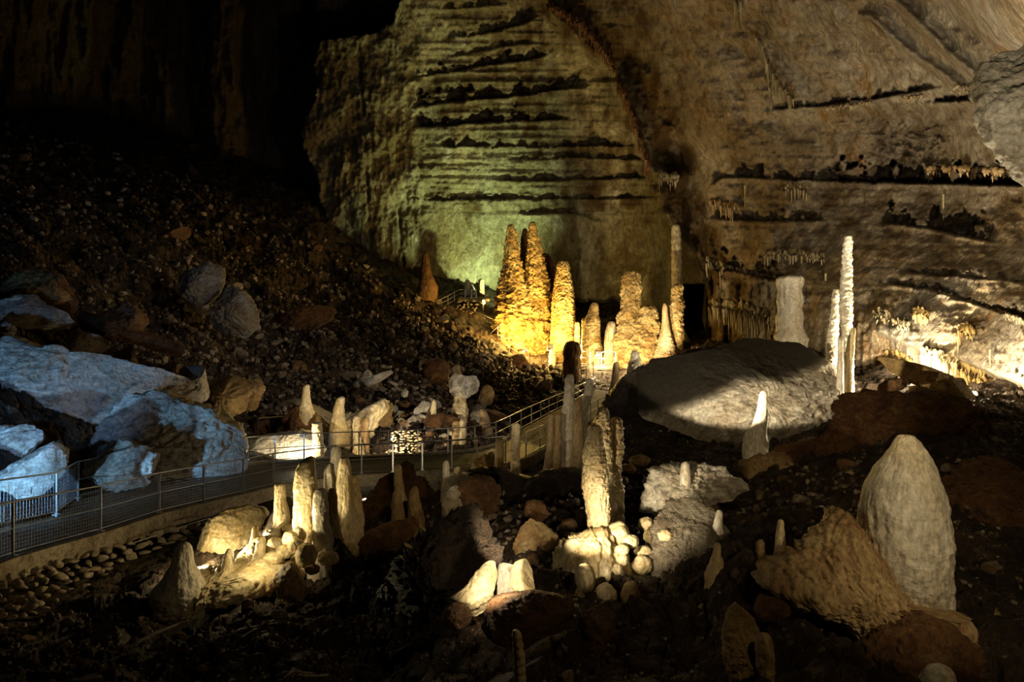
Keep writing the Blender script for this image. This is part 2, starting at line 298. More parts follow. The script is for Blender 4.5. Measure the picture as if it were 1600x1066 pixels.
S('thin yellow stalagmite rising alone from the bottom edge', 6.4, [(985, 806, 4), (989, 807, 7.5), (1005, 809, 8), (1030, 811, 9), (1066, 813, 9.5), (1100, 814, 11)], mat='flow', style='ribbed')
S('stub beside the yellowish rock at the bottom edge', 6.9, [(990, 1194, 6), (996, 1194, 11), (1015, 1195, 14), (1066, 1196, 14), (1110, 1198, 18)], mat='flowbrown')
S('glossy pale knob at the bottom edge below the biggest stalagmite', 6.2, [(1040, 1468, 8), (1046, 1468, 18), (1066, 1466, 26), (1110, 1466, 32)], mat='flowwhite', ctrl=False)
# right, mid distance
S('tall thin knobbly white column standing behind the giant boulder', 30, [(369, 1326, 3), (373, 1325, 6.5), (400, 1324, 7), (440, 1322, 8.5), (480, 1322, 9.5), (520, 1324, 8), (560, 1325, 8), (640, 1325, 9)], mat='flowwhite', style='lumpy', thick=1.0, ctrl=False)
S('shorter knobbly column left of the tall thin one', 31, [(452, 1306, 3), (456, 1306, 5), (490, 1305, 6), (515, 1302, 7.5), (540, 1301, 9), (600, 1301, 10)], mat='flowwhite', style='lumpy', ctrl=False)
S('yellow column hanging in front of the tall thin one', 27, [(512, 1334, 2), (516, 1333, 4), (530, 1330, 5.5), (560, 1327, 7), (600, 1325, 7), (630, 1322, 9), (670, 1320, 12)], mat='flow', ctrl=False)
S('short white spike on the corner of the giant boulder', 26.5, [(527, 1313, 2.5), (530, 1313, 4), (550, 1313, 4), (570, 1313, 5)], mat='flowwhite', ctrl=False)
S('broad flat-topped grey pillar against the right wall', 52, [(432, 1236, 14), (433, 1235, 20), (450, 1234, 19), (480, 1234, 18.5), (510, 1234, 20), (545, 1236, 26)], mat='flowwhite', style='ribbed')
# mid scree formations
S('stalagmite on the crest of the flowstone hump, beyond the walkway', 36, [(601, 480, 3), (604, 479, 5), (618, 478, 6), (632, 478, 9), (645, 478, 13)], mat='flow', ctrl=False)
S('stout stalagmite at the end of the flowstone hump', 35, [(620, 534, 3), (623, 533, 6), (635, 530, 8), (650, 529, 10), (665, 529, 14)], mat='flow', ctrl=False)
S('knobbly short stalagmite standing right of the hump', 34, [(650, 557, 3), (654, 557, 5), (665, 557, 6), (680, 557, 5), (700, 560, 8), (715, 560, 10)], mat='flow', style='lumpy')
S('twisted grey stalagmite next to the knobbly short one', 35, [(652, 571, 3), (658, 570, 7), (675, 569, 6), (695, 569, 8), (715, 569, 9)], mat='flowbrown')
S('square cream stump at the end of the bright white flowstone', 31, [(660, 495, 5), (661, 495, 8), (680, 496, 8), (700, 497, 9), (716, 497, 10)], mat='flow')
S('pointed slim stalagmite on the pile of pale lumps', 40, [(625, 678, 1.5), (629, 678, 3.5), (640, 677, 5), (652, 676, 7), (665, 675, 9)], mat='flow', ctrl=False)
S('ragged column hanging under the pale block', 40, [(618, 718, 8), (640, 719, 12), (655, 721, 10), (670, 724, 7), (690, 726, 4)], mat='flow', style='lumpy', ctrl=False)
S('twin-headed stub behind the far handrail', 36, [(657, 713, 3), (661, 713, 6), (680, 714, 8), (700, 714, 8)], mat='flowbrown', ctrl=False)
S('leaning stub joined to the twin-headed one', 36, [(655, 723, 2.5), (659, 723, 5), (680, 722, 7), (700, 720, 8)], mat='flow', ctrl=False)
S('shaded cone near the start of the ramp', 39, [(640, 753, 3), (643, 754, 6), (655, 757, 8), (670, 759, 9), (680, 760, 11)], mat='flowbrown', ctrl=False)
# far: the giants and companions
S('left giant stalagmite, golden and brightly lit', 91, [(351, 798, 3), (355, 798, 5), (365, 799, 7.5), (385, 799, 10), (410, 800, 13), (440, 799, 18), (470, 802, 25), (510, 805, 28), (550, 808, 30), (585, 810, 30)], mat='giant', style='giant', ctrl=False, thick=0.9)
S('right giant stalagmite with a dark shaded head, tallest of all', 92, [(347, 832, 3), (351, 832, 5.5), (365, 832, 7), (380, 834, 9), (400, 836, 12), (440, 838, 17), (480, 839, 21), (530, 839, 25), (580, 838, 30)], mat='giant', style='giant', ctrl=False, thick=0.9)
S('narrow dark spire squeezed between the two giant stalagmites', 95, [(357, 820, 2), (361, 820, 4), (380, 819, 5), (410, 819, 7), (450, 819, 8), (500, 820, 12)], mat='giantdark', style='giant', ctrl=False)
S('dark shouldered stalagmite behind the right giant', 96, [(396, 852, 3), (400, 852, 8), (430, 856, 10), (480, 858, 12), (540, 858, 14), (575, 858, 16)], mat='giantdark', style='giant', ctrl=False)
S('round-topped golden giant standing right of the tall pair', 88, [(408, 880, 6), (412, 880, 9), (425, 880, 11), (450, 880, 15), (480, 880, 18), (520, 880, 19), (560, 880, 20), (580, 880, 21)], mat='giant', style='plates', ctrl=False)
S('small golden finger beside the round-topped giant', 84, [(503, 902, 2.5), (507, 902, 4), (525, 902, 4.5), (545, 901, 4), (570, 901, 6)], mat='giant', style='ribbed', ctrl=False)
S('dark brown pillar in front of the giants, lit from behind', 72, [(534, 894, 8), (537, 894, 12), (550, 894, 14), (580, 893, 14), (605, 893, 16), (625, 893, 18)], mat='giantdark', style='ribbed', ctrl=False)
S('golden stalagmite with stepped shoulder behind the lower platform', 80, [(473, 929, 3), (476, 929, 6), (490, 927, 8), (500, 925, 12), (530, 924, 14), (548, 926, 16), (575, 928, 18)], mat='giant', style='plates', ctrl=False)
S('shorter dim finger fused to the stepped golden stalagmite', 81, [(497, 914, 3), (500, 914, 5), (530, 913, 5), (575, 912, 7)], mat='giant', style='ribbed', ctrl=False)
S('smooth olive bullet-shaped stalagmite by the central massif', 79, [(502, 955, 4), (506, 955, 7), (520, 954, 8.5), (550, 953, 9), (580, 953, 11)], mat='drapepale', ctrl=False)
S('domed column at the head of the central massif', 78, [(424, 986, 8), (428, 987, 13), (445, 987, 15), (470, 985, 15), (500, 983, 18), (530, 984, 24), (560, 986, 28), (590, 988, 30)], mat='giant', style='lumpy', ctrl=False, thick=0.8)
S('wide lumpy shoulder of the central massif', 77, [(478, 1014, 6), (482, 1014, 12), (500, 1012, 18), (530, 1008, 26), (560, 1005, 32), (590, 1004, 34)], mat='giant', style='lumpy', ctrl=False)
S('slender grey spire on the right flank of the central massif', 75, [(474, 1039, 1.5), (478, 1039, 3.5), (510, 1040, 6), (540, 1040, 14), (565, 1037, 20), (600, 1035, 26)], mat='flowbrown', style='plates', ctrl=False)
S('knobbly bright column rising to the wall hollow', 76, [(444, 1060, 5), (446, 1059, 10), (460, 1058, 8), (475, 1058, 11), (500, 1057, 9), (520, 1058, 11), (550, 1057, 10), (590, 1057, 16)], mat='giant', style='lumpy', ctrl=False)
S('tall round column with a dark head above the knobbly bright one', 88, [(351, 1056, 4), (355, 1056, 7), (380, 1057, 7.5), (400, 1057, 8), (440, 1058, 8.5), (452, 1058, 8.5)], mat='drapepale', style='ribbed', ctrl=False)
S('plate-stacked glowing stub on the upper terrace', 104, [(436, 752, 3), (437, 752, 4.5), (450, 752, 4.5), (462, 752, 5), (470, 752, 6)], mat='giant', style='plates', ctrl=False)
S('pale bluish mound on the upper terrace beside the glowing stub', 106, [(437, 730, 2), (441, 731, 4), (450, 733, 8), (462, 735, 11)], mat='flowwhite', ctrl=False)
S('rust brown cone on the scree crest against the green lit wall', 98, [(394, 665, 2), (398, 665, 4), (415, 665, 6.5), (430, 666, 9), (448, 668, 15)], mat='giantdark', ctrl=False)
S('small pale teal stub on the lower platform', 86, [(546, 862, 2), (549, 862, 4), (556, 863, 5.5), (572, 863, 6)], mat='flowwhite', ctrl=False)
S('little white stub at the left of the wall hollow', 66, [(541, 1092, 2.5), (543, 1092, 4), (560, 1092, 5)], mat='flowwhite', ctrl=False)
S('little brown peg left of the white stub by the wall hollow', 67, [(540, 1083, 1.5), (542, 1083, 2.2), (560, 1083, 2.5)], mat='flowbrown', ctrl=False)

# ------------------------------------------------------------------ catalogue of boulders
BO = []
def B(label, d, out, mat='grey', t=0.6, lean=(0, 0.35), cuts=16, amp=0.075, fz=1.0, name='boulder', cat='boulder', seed=None, mudf=None, ctrl=False, round_=0.40, depth_cut=0.72, res=1.0):
    BO.append(dict(label=label, d=d, out=out, mat=mat, t=t, lean=lean, cuts=cuts, amp=amp, fz=fz, name=name, cat=cat, seed=seed, mudf=mudf, round=round_, dc=depth_cut, res=res))
    if ctrl:
        ys = max(q[1] for q in out); xs = sum(q[0] for q in out) / len(out); gpx(xs, ys - 4, d)
# blue-lit group on the left
B('great blue-lit slab at the edge of the scree, widest of the blue rocks', 25, [(-90, 548), (0, 530), (30, 545), (90, 552), (140, 570), (190, 592), (222, 618), (205, 648), (178, 662), (105, 668), (80, 655), (40, 648), (0, 636), (-90, 640)], 'pale', t=0.35, lean=(0.1, 0.5), cuts=20, amp=0.05)
B('large pale blue boulder whose face carries the handrail shadow', 24, [(158, 695), (180, 655), (205, 626), (245, 620), (275, 636), (320, 650), (345, 672), (360, 705), (362, 735), (350, 760), (250, 775), (165, 770)], 'pale', t=0.55, lean=(0.3, 0.3), cuts=20, amp=0.05)
B('smaller pale boulder leaning on the foot of the shadowed blue one', 20.8, [(131, 708), (150, 698), (185, 694), (210, 700), (232, 715), (233, 740), (222, 762), (150, 770), (140, 735)], 'pale', t=0.5, lean=(0, 0.3), cuts=16)
B('blue-lit boulder with a rusty flank at the far left behind the handrail', 20, [(-60, 668), (0, 672), (25, 670), (50, 680), (52, 690), (30, 718), (8, 730), (-60, 735)], 'pale', t=0.5)
B('low rough blue boulder just above the left handrail', 18, [(-50, 740), (0, 742), (40, 706), (65, 698), (83, 712), (84, 745), (60, 770), (20, 775), (-50, 790)], 'pale', t=0.5, amp=0.08)
B('upper blue-lit slab with black pits, left edge', 33, [(-60, 465), (0, 470), (30, 460), (55, 475), (85, 490), (92, 505), (86, 514), (40, 514), (20, 500), (-60, 510)], 'pale', t=0.4, lean=(0, 0.6))
B('pale angular block with a rusty base left of the brown ridge', 32, [(96, 516), (115, 516), (150, 525), (160, 545), (140, 560), (132, 566), (118, 555), (104, 543)], 'pale', t=0.4)
B('pale tip of rock wedged above the great blue slab', 28, [(-40, 524), (0, 525), (18, 535), (45, 552), (50, 566), (20, 572), (0, 580), (-40, 590)], 'pale', t=0.4)
B('narrow pale strip of rock between the two blue slabs', 29, [(0, 500), (20, 510), (25, 520), (18, 528), (0, 520), (-20, 505)], 'pale', t=0.3)
B('mauve grey flat-faced block standing among rusty boulders', 31, [(266, 578), (285, 572), (315, 574), (318, 592), (325, 615), (320, 632), (290, 634), (280, 605)], 'pale', t=0.4, lean=(0, 0.15), cuts=10, amp=0.03)
B('ochre boulder with a slanting face near the left edge', 37, [(-30, 440), (20, 430), (50, 418), (62, 424), (90, 445), (104, 465), (90, 478), (60, 470), (30, 462), (-30, 470)], 'ochre', t=0.5)
B('dark rusty boulder right of the slanting ochre one', 37, [(60, 420), (85, 430), (100, 450), (112, 470), (108, 490), (80, 490), (62, 460)], 'brown', t=0.5)
B('long rusty ridge boulder above the pale angular block', 35, [(98, 500), (115, 480), (130, 500), (160, 495), (180, 485), (200, 480), (215, 500), (205, 520), (235, 522), (262, 530), (275, 556), (245, 555), (215, 535), (180, 530), (160, 522), (130, 515)], 'brown', t=0.5, amp=0.1)
B('rusty wedge boulder with a pale tip above the blue slab', 33, [(178, 555), (190, 537), (200, 552), (215, 575), (222, 592), (205, 585), (185, 575)], 'brown', t=0.5)
B('dark rusty boulder against the mauve grey block', 33, [(225, 575), (260, 570), (280, 600), (292, 632), (320, 640), (300, 655), (270, 640), (245, 620), (228, 600)], 'brown', t=0.5)
B('olive brown cracked boulder right of the mauve grey block', 33, [(318, 600), (345, 588), (372, 592), (385, 610), (382, 640), (362, 648), (330, 636), (322, 615)], 'ochre', t=0.5)
B('ochre block at the end of the rusty boulder row', 35, [(370, 600), (400, 592), (410, 610), (400, 640), (384, 642), (378, 615)], 'ochre', t=0.5)
B('small rusty boulder on the shoulder of the blue boulder', 27, [(300, 640), (322, 625), (335, 632), (330, 648), (315, 650)], 'brown', t=0.6)
B('big round grey boulder, upper of the pair high on the dark scree', 52, [(276, 432), (296, 422), (322, 410), (340, 418), (344, 440), (338, 460), (325, 474), (300, 470), (282, 455)], 'grey', t=0.6)
B('big rough grey boulder, lower of the pair high on the dark scree', 50, [(336, 500), (342, 465), (355, 448), (380, 462), (395, 485), (400, 510), (385, 525), (355, 520), (335, 512)], 'grey', t=0.6, amp=0.09)
B('long rust-stained boulder on the middle of the scree', 66, [(405, 505), (440, 492), (470, 482), (500, 478), (518, 484), (515, 500), (490, 512), (455, 522), (420, 520)], 'brown', t=0.5)
B('pale grey split boulder at the foot of the scree', 56, [(512, 588), (530, 577), (545, 580), (565, 582), (560, 592), (535, 596), (525, 594)], 'grey', t=0.4)
B('winged white boulder with a knob below the scree', 46, [(545, 602), (562, 592), (573, 578), (580, 588), (600, 584), (615, 576), (610, 586), (590, 598), (570, 606), (555, 606)], 'pale', t=0.35, lean=(0, 0.8), amp=0.08)
B('pale block crowned with little knobs above the ragged column', 40, [(700, 597), (708, 586), (718, 585), (728, 590), (742, 588), (749, 600), (745, 615), (725, 620), (708, 618)], 'pale', t=0.5)
B('round tan boulder at the right of the pale knobby block', 44, [(752, 610), (762, 602), (772, 612), (768, 630), (755, 635), (748, 622)], 'ochre', t=0.7)
B('squat dark brown boulder under the pale lumps', 39, [(658, 658), (675, 650), (700, 650), (718, 655), (724, 668), (700, 672), (670, 672)], 'brown', t=0.6)
B('white rough rock beside the shaded cone', 40, [(728, 665), (738, 655), (752, 653), (756, 665), (750, 676), (735, 682), (728, 676)], 'pale', t=0.5)
B('grey boulder behind the white rough rock', 43, [(733, 640), (745, 632), (758, 636), (752, 650), (738, 655), (732, 650)], 'grey', t=0.6)
B('tan rock with hard left edge among pale lumps', 41, [(648, 640), (660, 628), (672, 630), (668, 645), (655, 660), (648, 655)], 'pale', t=0.5)
B('pointed stone tile of the pale lumps by the far handrail', 40, [(632, 660), (645, 650), (655, 655), (653, 670), (638, 672)], 'pale', t=0.5)
B('small round white boulder above the pale lumps', 46, [(627, 614), (632, 608), (638, 612), (636, 620), (629, 621)], 'pale', t=0.8, round_=0.6)
B('tan rounded lump right of the twisted stalagmite', 40, [(593, 648), (598, 634), (607, 630), (613, 638), (610, 650), (616, 662), (600, 666), (590, 660)], 'ochre', t=0.6, round_=0.6)
B('cream pebble-like boulder with a flat base above the far handrail', 36.5, [(432, 674), (437, 667), (444, 667), (450, 674), (445, 677), (435, 677)], 'flow', t=0.8, round_=0.6)
B('brown rounded boulder behind the bright flowstone', 36, [(443, 655), (455, 640), (475, 635), (490, 650), (492, 672), (470, 678), (448, 675)], 'brown', t=0.6)
B('brown boulder at the far left of the bright flowstone', 37, [(395, 660), (402, 650), (412, 652), (422, 670), (418, 682), (398, 682)], 'brown', t=0.6)
B('dark striped column block beneath the rust boulder by the ramp', 58, [(662, 565), (680, 560), (700, 570), (700, 595), (680, 605), (665, 600)], 'brown', t=0.6)
# under and in front of the bent walkway
B('huge warm-lit boulder in front of the walkway, glowing at its left end', 15.6, [(310, 850), (316, 828), (326, 812), (350, 800), (378, 796), (400, 800), (410, 812), (405, 838), (385, 858), (345, 868), (318, 884)], 'flow', t=0.6, lean=(0.1, 0.3), cuts=12, amp=0.035)
B('smooth yellow flowstone bulge right of the huge warm-lit boulder', 14.4, [(368, 892), (375, 865), (390, 850), (405, 842), (425, 848), (440, 858), (425, 880), (400, 895), (375, 900)], 'flow', t=0.7, round_=0.6, cuts=4, amp=0.04)
B('round brown red boulder beneath the bend of the walkway', 17.5, [(570, 795), (580, 770), (600, 752), (625, 748), (655, 755), (672, 775), (668, 800), (640, 822), (600, 830), (575, 820)], 'brown', t=0.6, cuts=10)
B('dark brown oval boulder below the round brown red one', 14.5, [(562, 850), (575, 832), (610, 820), (640, 818), (650, 832), (635, 850), (600, 860), (570, 862)], 'brown', t=0.6, cuts=8)
B('small dark boulder on top of the brown one near the rail', 18, [(617, 735), (632, 722), (645, 728), (650, 742), (630, 748)], 'brown', t=0.6)
B('red brown boulder with a pale grey crusted side', 15.6, [(712, 820), (708, 780), (716, 764), (738, 752), (765, 752), (780, 770), (778, 800), (762, 822), (735, 828)], 'brown', t=0.6, cuts=10)
B('pitted white crust slab on the left side of the red brown boulder', 15.2, [(690, 800), (694, 778), (705, 765), (716, 766), (720, 790), (727, 818), (712, 826), (694, 828)], 'pale', t=0.4, cuts=10, amp=0.06)
B('white crusted ledge block carrying the small rounded stalagmite', 17.2, [(688, 752), (692, 742), (715, 742), (732, 744), (726, 760), (705, 766), (690, 762)], 'pale', t=0.7, amp=0.12)
B('dark boulder behind the red brown one, below the ribbed stalagmite', 18.3, [(720, 745), (745, 735), (785, 738), (830, 750), (850, 765), (810, 785), (760, 778), (730, 762)], 'dark', t=0.6)
B('crusty knobbly rock left of the tan round-topped stalagmite', 21, [(738, 735), (745, 720), (760, 712), (775, 712), (780, 735), (765, 745), (745, 745)], 'flowbrown', t=0.6, amp=0.14)
B('long dark slab lying below the tall slender stalagmites', 17.5, [(820, 760), (850, 742), (890, 738), (925, 745), (930, 775), (905, 800), (860, 795), (830, 780)], 'dark', t=0.6)
B('small rock with a white left face in the dark centre', 14, [(819, 800), (824, 786), (835, 784), (850, 788), (856, 805), (845, 815), (822, 808)], 'brown', t=0.6)
B('angular grey boulder with a knobbly lit crown', 12.6, [(804, 858), (815, 828), (830, 818), (848, 824), (870, 842), (878, 862), (862, 880), (825, 878)], 'flowbrown', t=0.6, amp=0.06)
B('great tilted dark slab with rubble on top in the foreground', 10.2, [(577, 952), (600, 920), (640, 880), (680, 838), (712, 820), (735, 818), (758, 840), (772, 880), (760, 930), (715, 965), (690, 1008), (640, 1010), (600, 995), (582, 975)], 'dark', t=0.45, lean=(-0.2, 0.6), cuts=18, amp=0.13)
B('brilliantly lit leaning slab beside the hidden floodlight', 8.7, [(697, 938), (712, 930), (728, 918), (745, 900), (758, 886), (772, 884), (776, 905), (768, 935), (758, 958), (742, 966), (728, 958), (712, 954)], 'flow', t=0.35, lean=(0, 0.5), cuts=12, amp=0.05, seed=3)
B('overexposed white block right of the leaning slab', 8.9, [(778, 888), (788, 884), (800, 886), (814, 890), (812, 905), (800, 943), (786, 945), (776, 942)], 'pale', t=0.4, lean=(0, 0.2), cuts=8, amp=0.03)
B('shaded tan block standing right of the white block', 8.8, [(799, 892), (806, 882), (822, 878), (832, 895), (838, 935), (815, 945), (798, 942)], 'flow', t=0.4, lean=(0.1, 0.15), cuts=10, amp=0.03)
B('flat layered brown slab below the overexposed block', 8.0, [(756, 968), (764, 950), (785, 945), (830, 940), (870, 944), (897, 952), (898, 975), (885, 992), (830, 998), (780, 994), (760, 985)], 'brown', t=0.6, lean=(0, 0.8), cuts=12, amp=0.05)
B('flat brown stone under the foot of the leaning slab', 8.4, [(690, 960), (710, 950), (732, 955), (736, 970), (715, 978), (694, 974)], 'brown', t=0.7, lean=(0, 0.8))
B('rust brown block leaning at the bottom of the flowstone mound', 8.0, [(896, 1015), (905, 985), (922, 965), (945, 960), (965, 968), (955, 995), (930, 1020), (905, 1026)], 'brown', t=0.5)
B('broad yellow flowstone mound at the foot of the great ragged stalagmite', 11.2, [(862, 960), (872, 905), (885, 870), (900, 855), (935, 850), (962, 862), (980, 885), (990, 920), (985, 950), (940, 965), (900, 970)], 'flow', t=0.35, lean=(0, 0.7), cuts=0, amp=0.11, round_=0.6, res=1.3)
B('smooth dark yellow flowstone flap on the left of the mound', 11.4, [(873, 870), (884, 850), (900, 845), (912, 862), (905, 885), (895, 900), (885, 888)], 'flow', t=0.5, cuts=3, round_=0.75)
B('pale porous slab balanced on the dark slope', 13.6, [(1008, 790), (1018, 755), (1032, 741), (1050, 738), (1072, 740), (1090, 733), (1122, 735), (1135, 748), (1162, 757), (1150, 768), (1125, 776), (1090, 782), (1050, 794), (1025, 797)], 'pale', t=0.45, lean=(0, 0.5), cuts=6, amp=0.12, res=1.3)
B('olive shaded stone supporting the porous slab', 13.2, [(1075, 796), (1092, 782), (1115, 780), (1122, 795), (1100, 806), (1080, 804)], 'ochre', t=0.6)
B('large grey tilted slab sloping away below the porous slab', 11.2, [(996, 955), (998, 925), (1010, 890), (1025, 860), (1035, 830), (1060, 802), (1100, 800), (1130, 812), (1150, 845), (1125, 868), (1090, 890), (1050, 925), (1012, 958)], 'grey', t=0.4, lean=(-0.3, 0.8), cuts=12, amp=0.07, res=1.2)
B('yellowish pitted rock near the bottom edge', 7.1, [(1138, 1000), (1150, 970), (1162, 960), (1180, 975), (1190, 1000), (1185, 1040), (1175, 1090), (1145, 1090), (1136, 1030)], 'ochre', t=0.5, amp=0.08)
B('red brown knob on the dark slope above the yellowish rock', 8.4, [(1180, 955), (1192, 935), (1210, 938), (1230, 945), (1232, 958), (1205, 965), (1185, 968)], 'brown', t=0.7, round_=0.6)
B('long low brown boulder behind the row of small stalagmites', 10.8, [(1080, 925), (1110, 905), (1150, 885), (1190, 882), (1210, 900), (1200, 920), (1150, 930), (1100, 940)], 'brown', t=0.6)
# right side
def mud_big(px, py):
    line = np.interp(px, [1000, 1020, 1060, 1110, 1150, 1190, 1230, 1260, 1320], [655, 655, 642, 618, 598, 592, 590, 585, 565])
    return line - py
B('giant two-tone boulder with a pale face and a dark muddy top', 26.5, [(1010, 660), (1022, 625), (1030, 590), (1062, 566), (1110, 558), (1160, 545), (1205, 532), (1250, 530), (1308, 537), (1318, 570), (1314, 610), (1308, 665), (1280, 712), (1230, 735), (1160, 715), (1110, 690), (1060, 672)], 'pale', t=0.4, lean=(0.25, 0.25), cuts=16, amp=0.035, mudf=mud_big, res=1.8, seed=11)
B('dark overhung boulder sloping left from the two-tone one', 30, [(905, 700), (930, 660), (960, 620), (985, 592), (1015, 580), (1040, 600), (1020, 650), (1000, 690), (980, 725), (930, 730)], 'dark', t=0.5, lean=(0, 0.6))
B('pointed cracked slab tilted against the yellow draperies', 24, [(1400, 556), (1420, 562), (1450, 572), (1480, 585), (1510, 604), (1526, 618), (1520, 623), (1490, 622), (1460, 616), (1430, 600), (1412, 582)], 'ochre', t=0.4, lean=(0, 0.4), cuts=8, amp=0.02)
B('flat dark stone bridging the gap under the cracked slab', 23, [(1374, 610), (1380, 600), (1395, 593), (1420, 594), (1442, 598), (1440, 606), (1415, 606), (1395, 608), (1382, 614)], 'brown', t=0.6, lean=(0, 0.2))
B('small leaning stone left of the flat dark one', 23, [(1350, 612), (1353, 607), (1370, 613), (1378, 622), (1372, 632), (1356, 622)], 'brown', t=0.7)
B('pyramid shaped brown stone under the cracked slab', 22.6, [(1420, 630), (1430, 612), (1440, 605), (1458, 612), (1475, 628), (1465, 638), (1430, 638)], 'ochre', t=0.7)
B('vast brown mound of rock roofing a black hollow', 18.5, [(1300, 720), (1312, 680), (1325, 640), (1345, 622), (1390, 618), (1430, 622), (1500, 624), (1530, 640), (1560, 680), (1600, 720), (1560, 735), (1510, 722), (1480, 690), (1440, 678), (1380, 680), (1340, 700), (1315, 728)], 'brown', t=0.5, lean=(0, 0.5), cuts=10, amp=0.06, res=1.3)
B('brown boulder wall below the two-tone boulder', 20.5, [(1190, 760), (1205, 715), (1235, 700), (1280, 690), (1310, 690), (1300, 720), (1260, 745), (1235, 765), (1205, 775)], 'brown', t=0.5)
B('tan crusted mound at the foot of the pale tapering stalagmite', 19.6, [(1160, 745), (1168, 722), (1190, 712), (1225, 715), (1245, 735), (1240, 755), (1210, 765), (1175, 760)], 'flowbrown', t=0.6, amp=0.12, round_=0.6, cuts=2)
B('great brown yellow flowstone apron below the biggest stalagmite', 8.7, [(1200, 912), (1215, 892), (1245, 878), (1275, 862), (1300, 845), (1322, 826), (1340, 818), (1356, 830), (1372, 862), (1388, 900), (1402, 935), (1425, 962), (1450, 985), (1478, 975), (1490, 950), (1494, 975), (1480, 1005), (1440, 1014), (1410, 1005), (1385, 1036), (1350, 1014), (1315, 972), (1270, 952), (1230, 938)], 'flowbrown', t=0.35, lean=(0, 0.45), cuts=0, amp=0.085, fz=1.1, round_=0.75, res=1.7)
B('layered dark brown boulder bulging at the bottom right', 7.6, [(1370, 1100), (1380, 1035), (1410, 1005), (1460, 995), (1500, 1000), (1560, 1040), (1600, 1100), (1500, 1150)], 'brown', t=0.6, lean=(0, 0.6), amp=0.06)
B('pale speckled rock at the right edge of the frame', 9.5, [(1553, 970), (1565, 958), (1590, 955), (1612, 970), (1610, 1000), (1585, 1010), (1560, 995)], 'ochre', t=0.6, amp=0.1)
B('angular ochre stone above the pale speckled rock', 10.4, [(1550, 905), (1565, 898), (1595, 905), (1612, 925), (1600, 940), (1570, 932)], 'ochre', t=0.6)
B('big slanting rock slab along the right edge', 12, [(1530, 790), (1545, 770), (1600, 745), (1680, 740), (1690, 900), (1620, 900), (1580, 860), (1545, 830)], 'brown', t=0.3, lean=(-0.5, 0.9), amp=0.11)
B('flat blue tinged slab lying low in the dark left corner', 11.0, [(95, 1040), (110, 1005), (140, 1000), (200, 1015), (240, 1005), (275, 990), (265, 1010), (225, 1040), (170, 1055), (120, 1055)], 'grey', t=0.5, lean=(0, 1.2))
B('brown ribbed rock bearing a pale crust below the lit lumps', 12.6, [(430, 905), (436, 888), (450, 885), (462, 900), (480, 928), (470, 940), (450, 938), (438, 925)], 'flowbrown', t=0.6)
B('yellow brown flowstone rim under the small pointed stalagmite', 13.2, [(245, 925), (260, 905), (300, 900), (340, 900), (400, 890), (440, 895), (435, 915), (400, 930), (340, 935), (310, 950), (270, 945)], 'flow', t=0.5, lean=(0, 0.8), cuts=0, amp=0.12, round_=0.65)

# rounded cave-popcorn lumps, each its own thing
LU = []
def LP(px, py, rx, ry, d, lab, mat='flow'): LU.append((px, py, rx, ry, d, lab, mat))
LP(453, 842, 12, 12, 13.8, 'egg-shaped cream lump left of the tall thick stalagmite')
LP(445, 862, 16, 11, 13.7, 'broad cream lump low in front of the tall thick stalagmite')
LP(478, 868, 17, 18, 13.2, 'bulbous cream lump at the foot of the tall thick stalagmite')
LP(462, 853, 12, 12, 13.5, 'small round lump beside the bulbous cream one')
LP(425, 838, 14, 12, 14.6, 'rough lump under the ring-topped stalagmite', 'flowwhite')
LP(452, 826, 11, 7, 14.8, 'flattish lump right of the ring-topped stalagmite')
LP(432, 848, 14, 8, 14.1, 'long cream lump between the knobbly stub and the egg')
LP(428, 872, 17, 10, 13.6, 'smooth low lump behind the pointed stalagmite rim')
LP(398, 862, 10, 12, 14.2, 'cream lump leaning on the smooth yellow bulge')
LP(513, 873, 16, 11, 13.5, 'shaded yellow lump at the right end of the lump row')
LP(488, 890, 12, 8, 13.0, 'brownish lump below the bulbous cream one', 'flowbrown')
LP(405, 885, 20, 11, 13.5, 'wide lump below the knobbly cream stub')
LP(548, 862, 14, 14, 14.4, 'shaded lump at the foot of the knobbly lit stalagmite')
LP(966, 840, 19, 24, 11.8, 'large amber lump right of the great ragged stalagmite')
LP(985, 846, 13, 11, 11.2, 'lit oblong lump on the large amber one')
LP(972, 859, 11, 9, 11.0, 'small lit lump below the oblong one')
LP(1005, 862, 14, 9, 11.4, 'sausage-shaped pale lump reaching to the tilted slab')
LP(1003, 883, 16, 15, 11.2, 'fluted pale lump wedged against the tilted slab')
LP(973, 875, 9, 9, 11.0, 'bright little lump in the middle of the amber column')
LP(965, 892, 8, 10, 10.9, 'lowest bright lump of the amber column')
LP(1010, 820, 12, 12, 12.4, 'fist-sized lump with a bright crown behind the pile')
LP(1020, 838, 15, 12, 11.8, 'cream lump at the upper end of the tilted slab')
LP(1033, 818, 11, 14, 12.0, 'upright cream lump on the crest of the tilted slab')
LP(1055, 822, 18, 13, 11.8, 'wide greyish lump on the tilted slab', 'flowwhite')
LP(1040, 838, 13, 10, 11.4, 'flat cream lump half on the tilted slab')
LP(915, 905, 16, 22, 10.2, 'drooping amber fold left of the mound')
LP(945, 930, 18, 18, 10.2, 'amber bulge low on the mound')
LP(985, 930, 15, 20, 10.2, 'rusty bulge at the right foot of the mound', 'flowbrown')
LP(906, 940, 10, 22, 10.2, 'curved brown bulge at the left foot of the mound', 'flowbrown')
LP(855, 915, 22, 24, 10.5, 'red brown rounded lump beside the mound', 'brown')
LP(980, 735, 14, 10, 19, 'dim lump on the slope behind the great ragged stalagmite', 'flowbrown')
LP(1000, 720, 16, 9, 21, 'dim broad lump higher on the same slope', 'flowbrown')
LP(968, 752, 14, 8, 17.5, 'dim elongated lump beside the great ragged shaft', 'flowbrown')

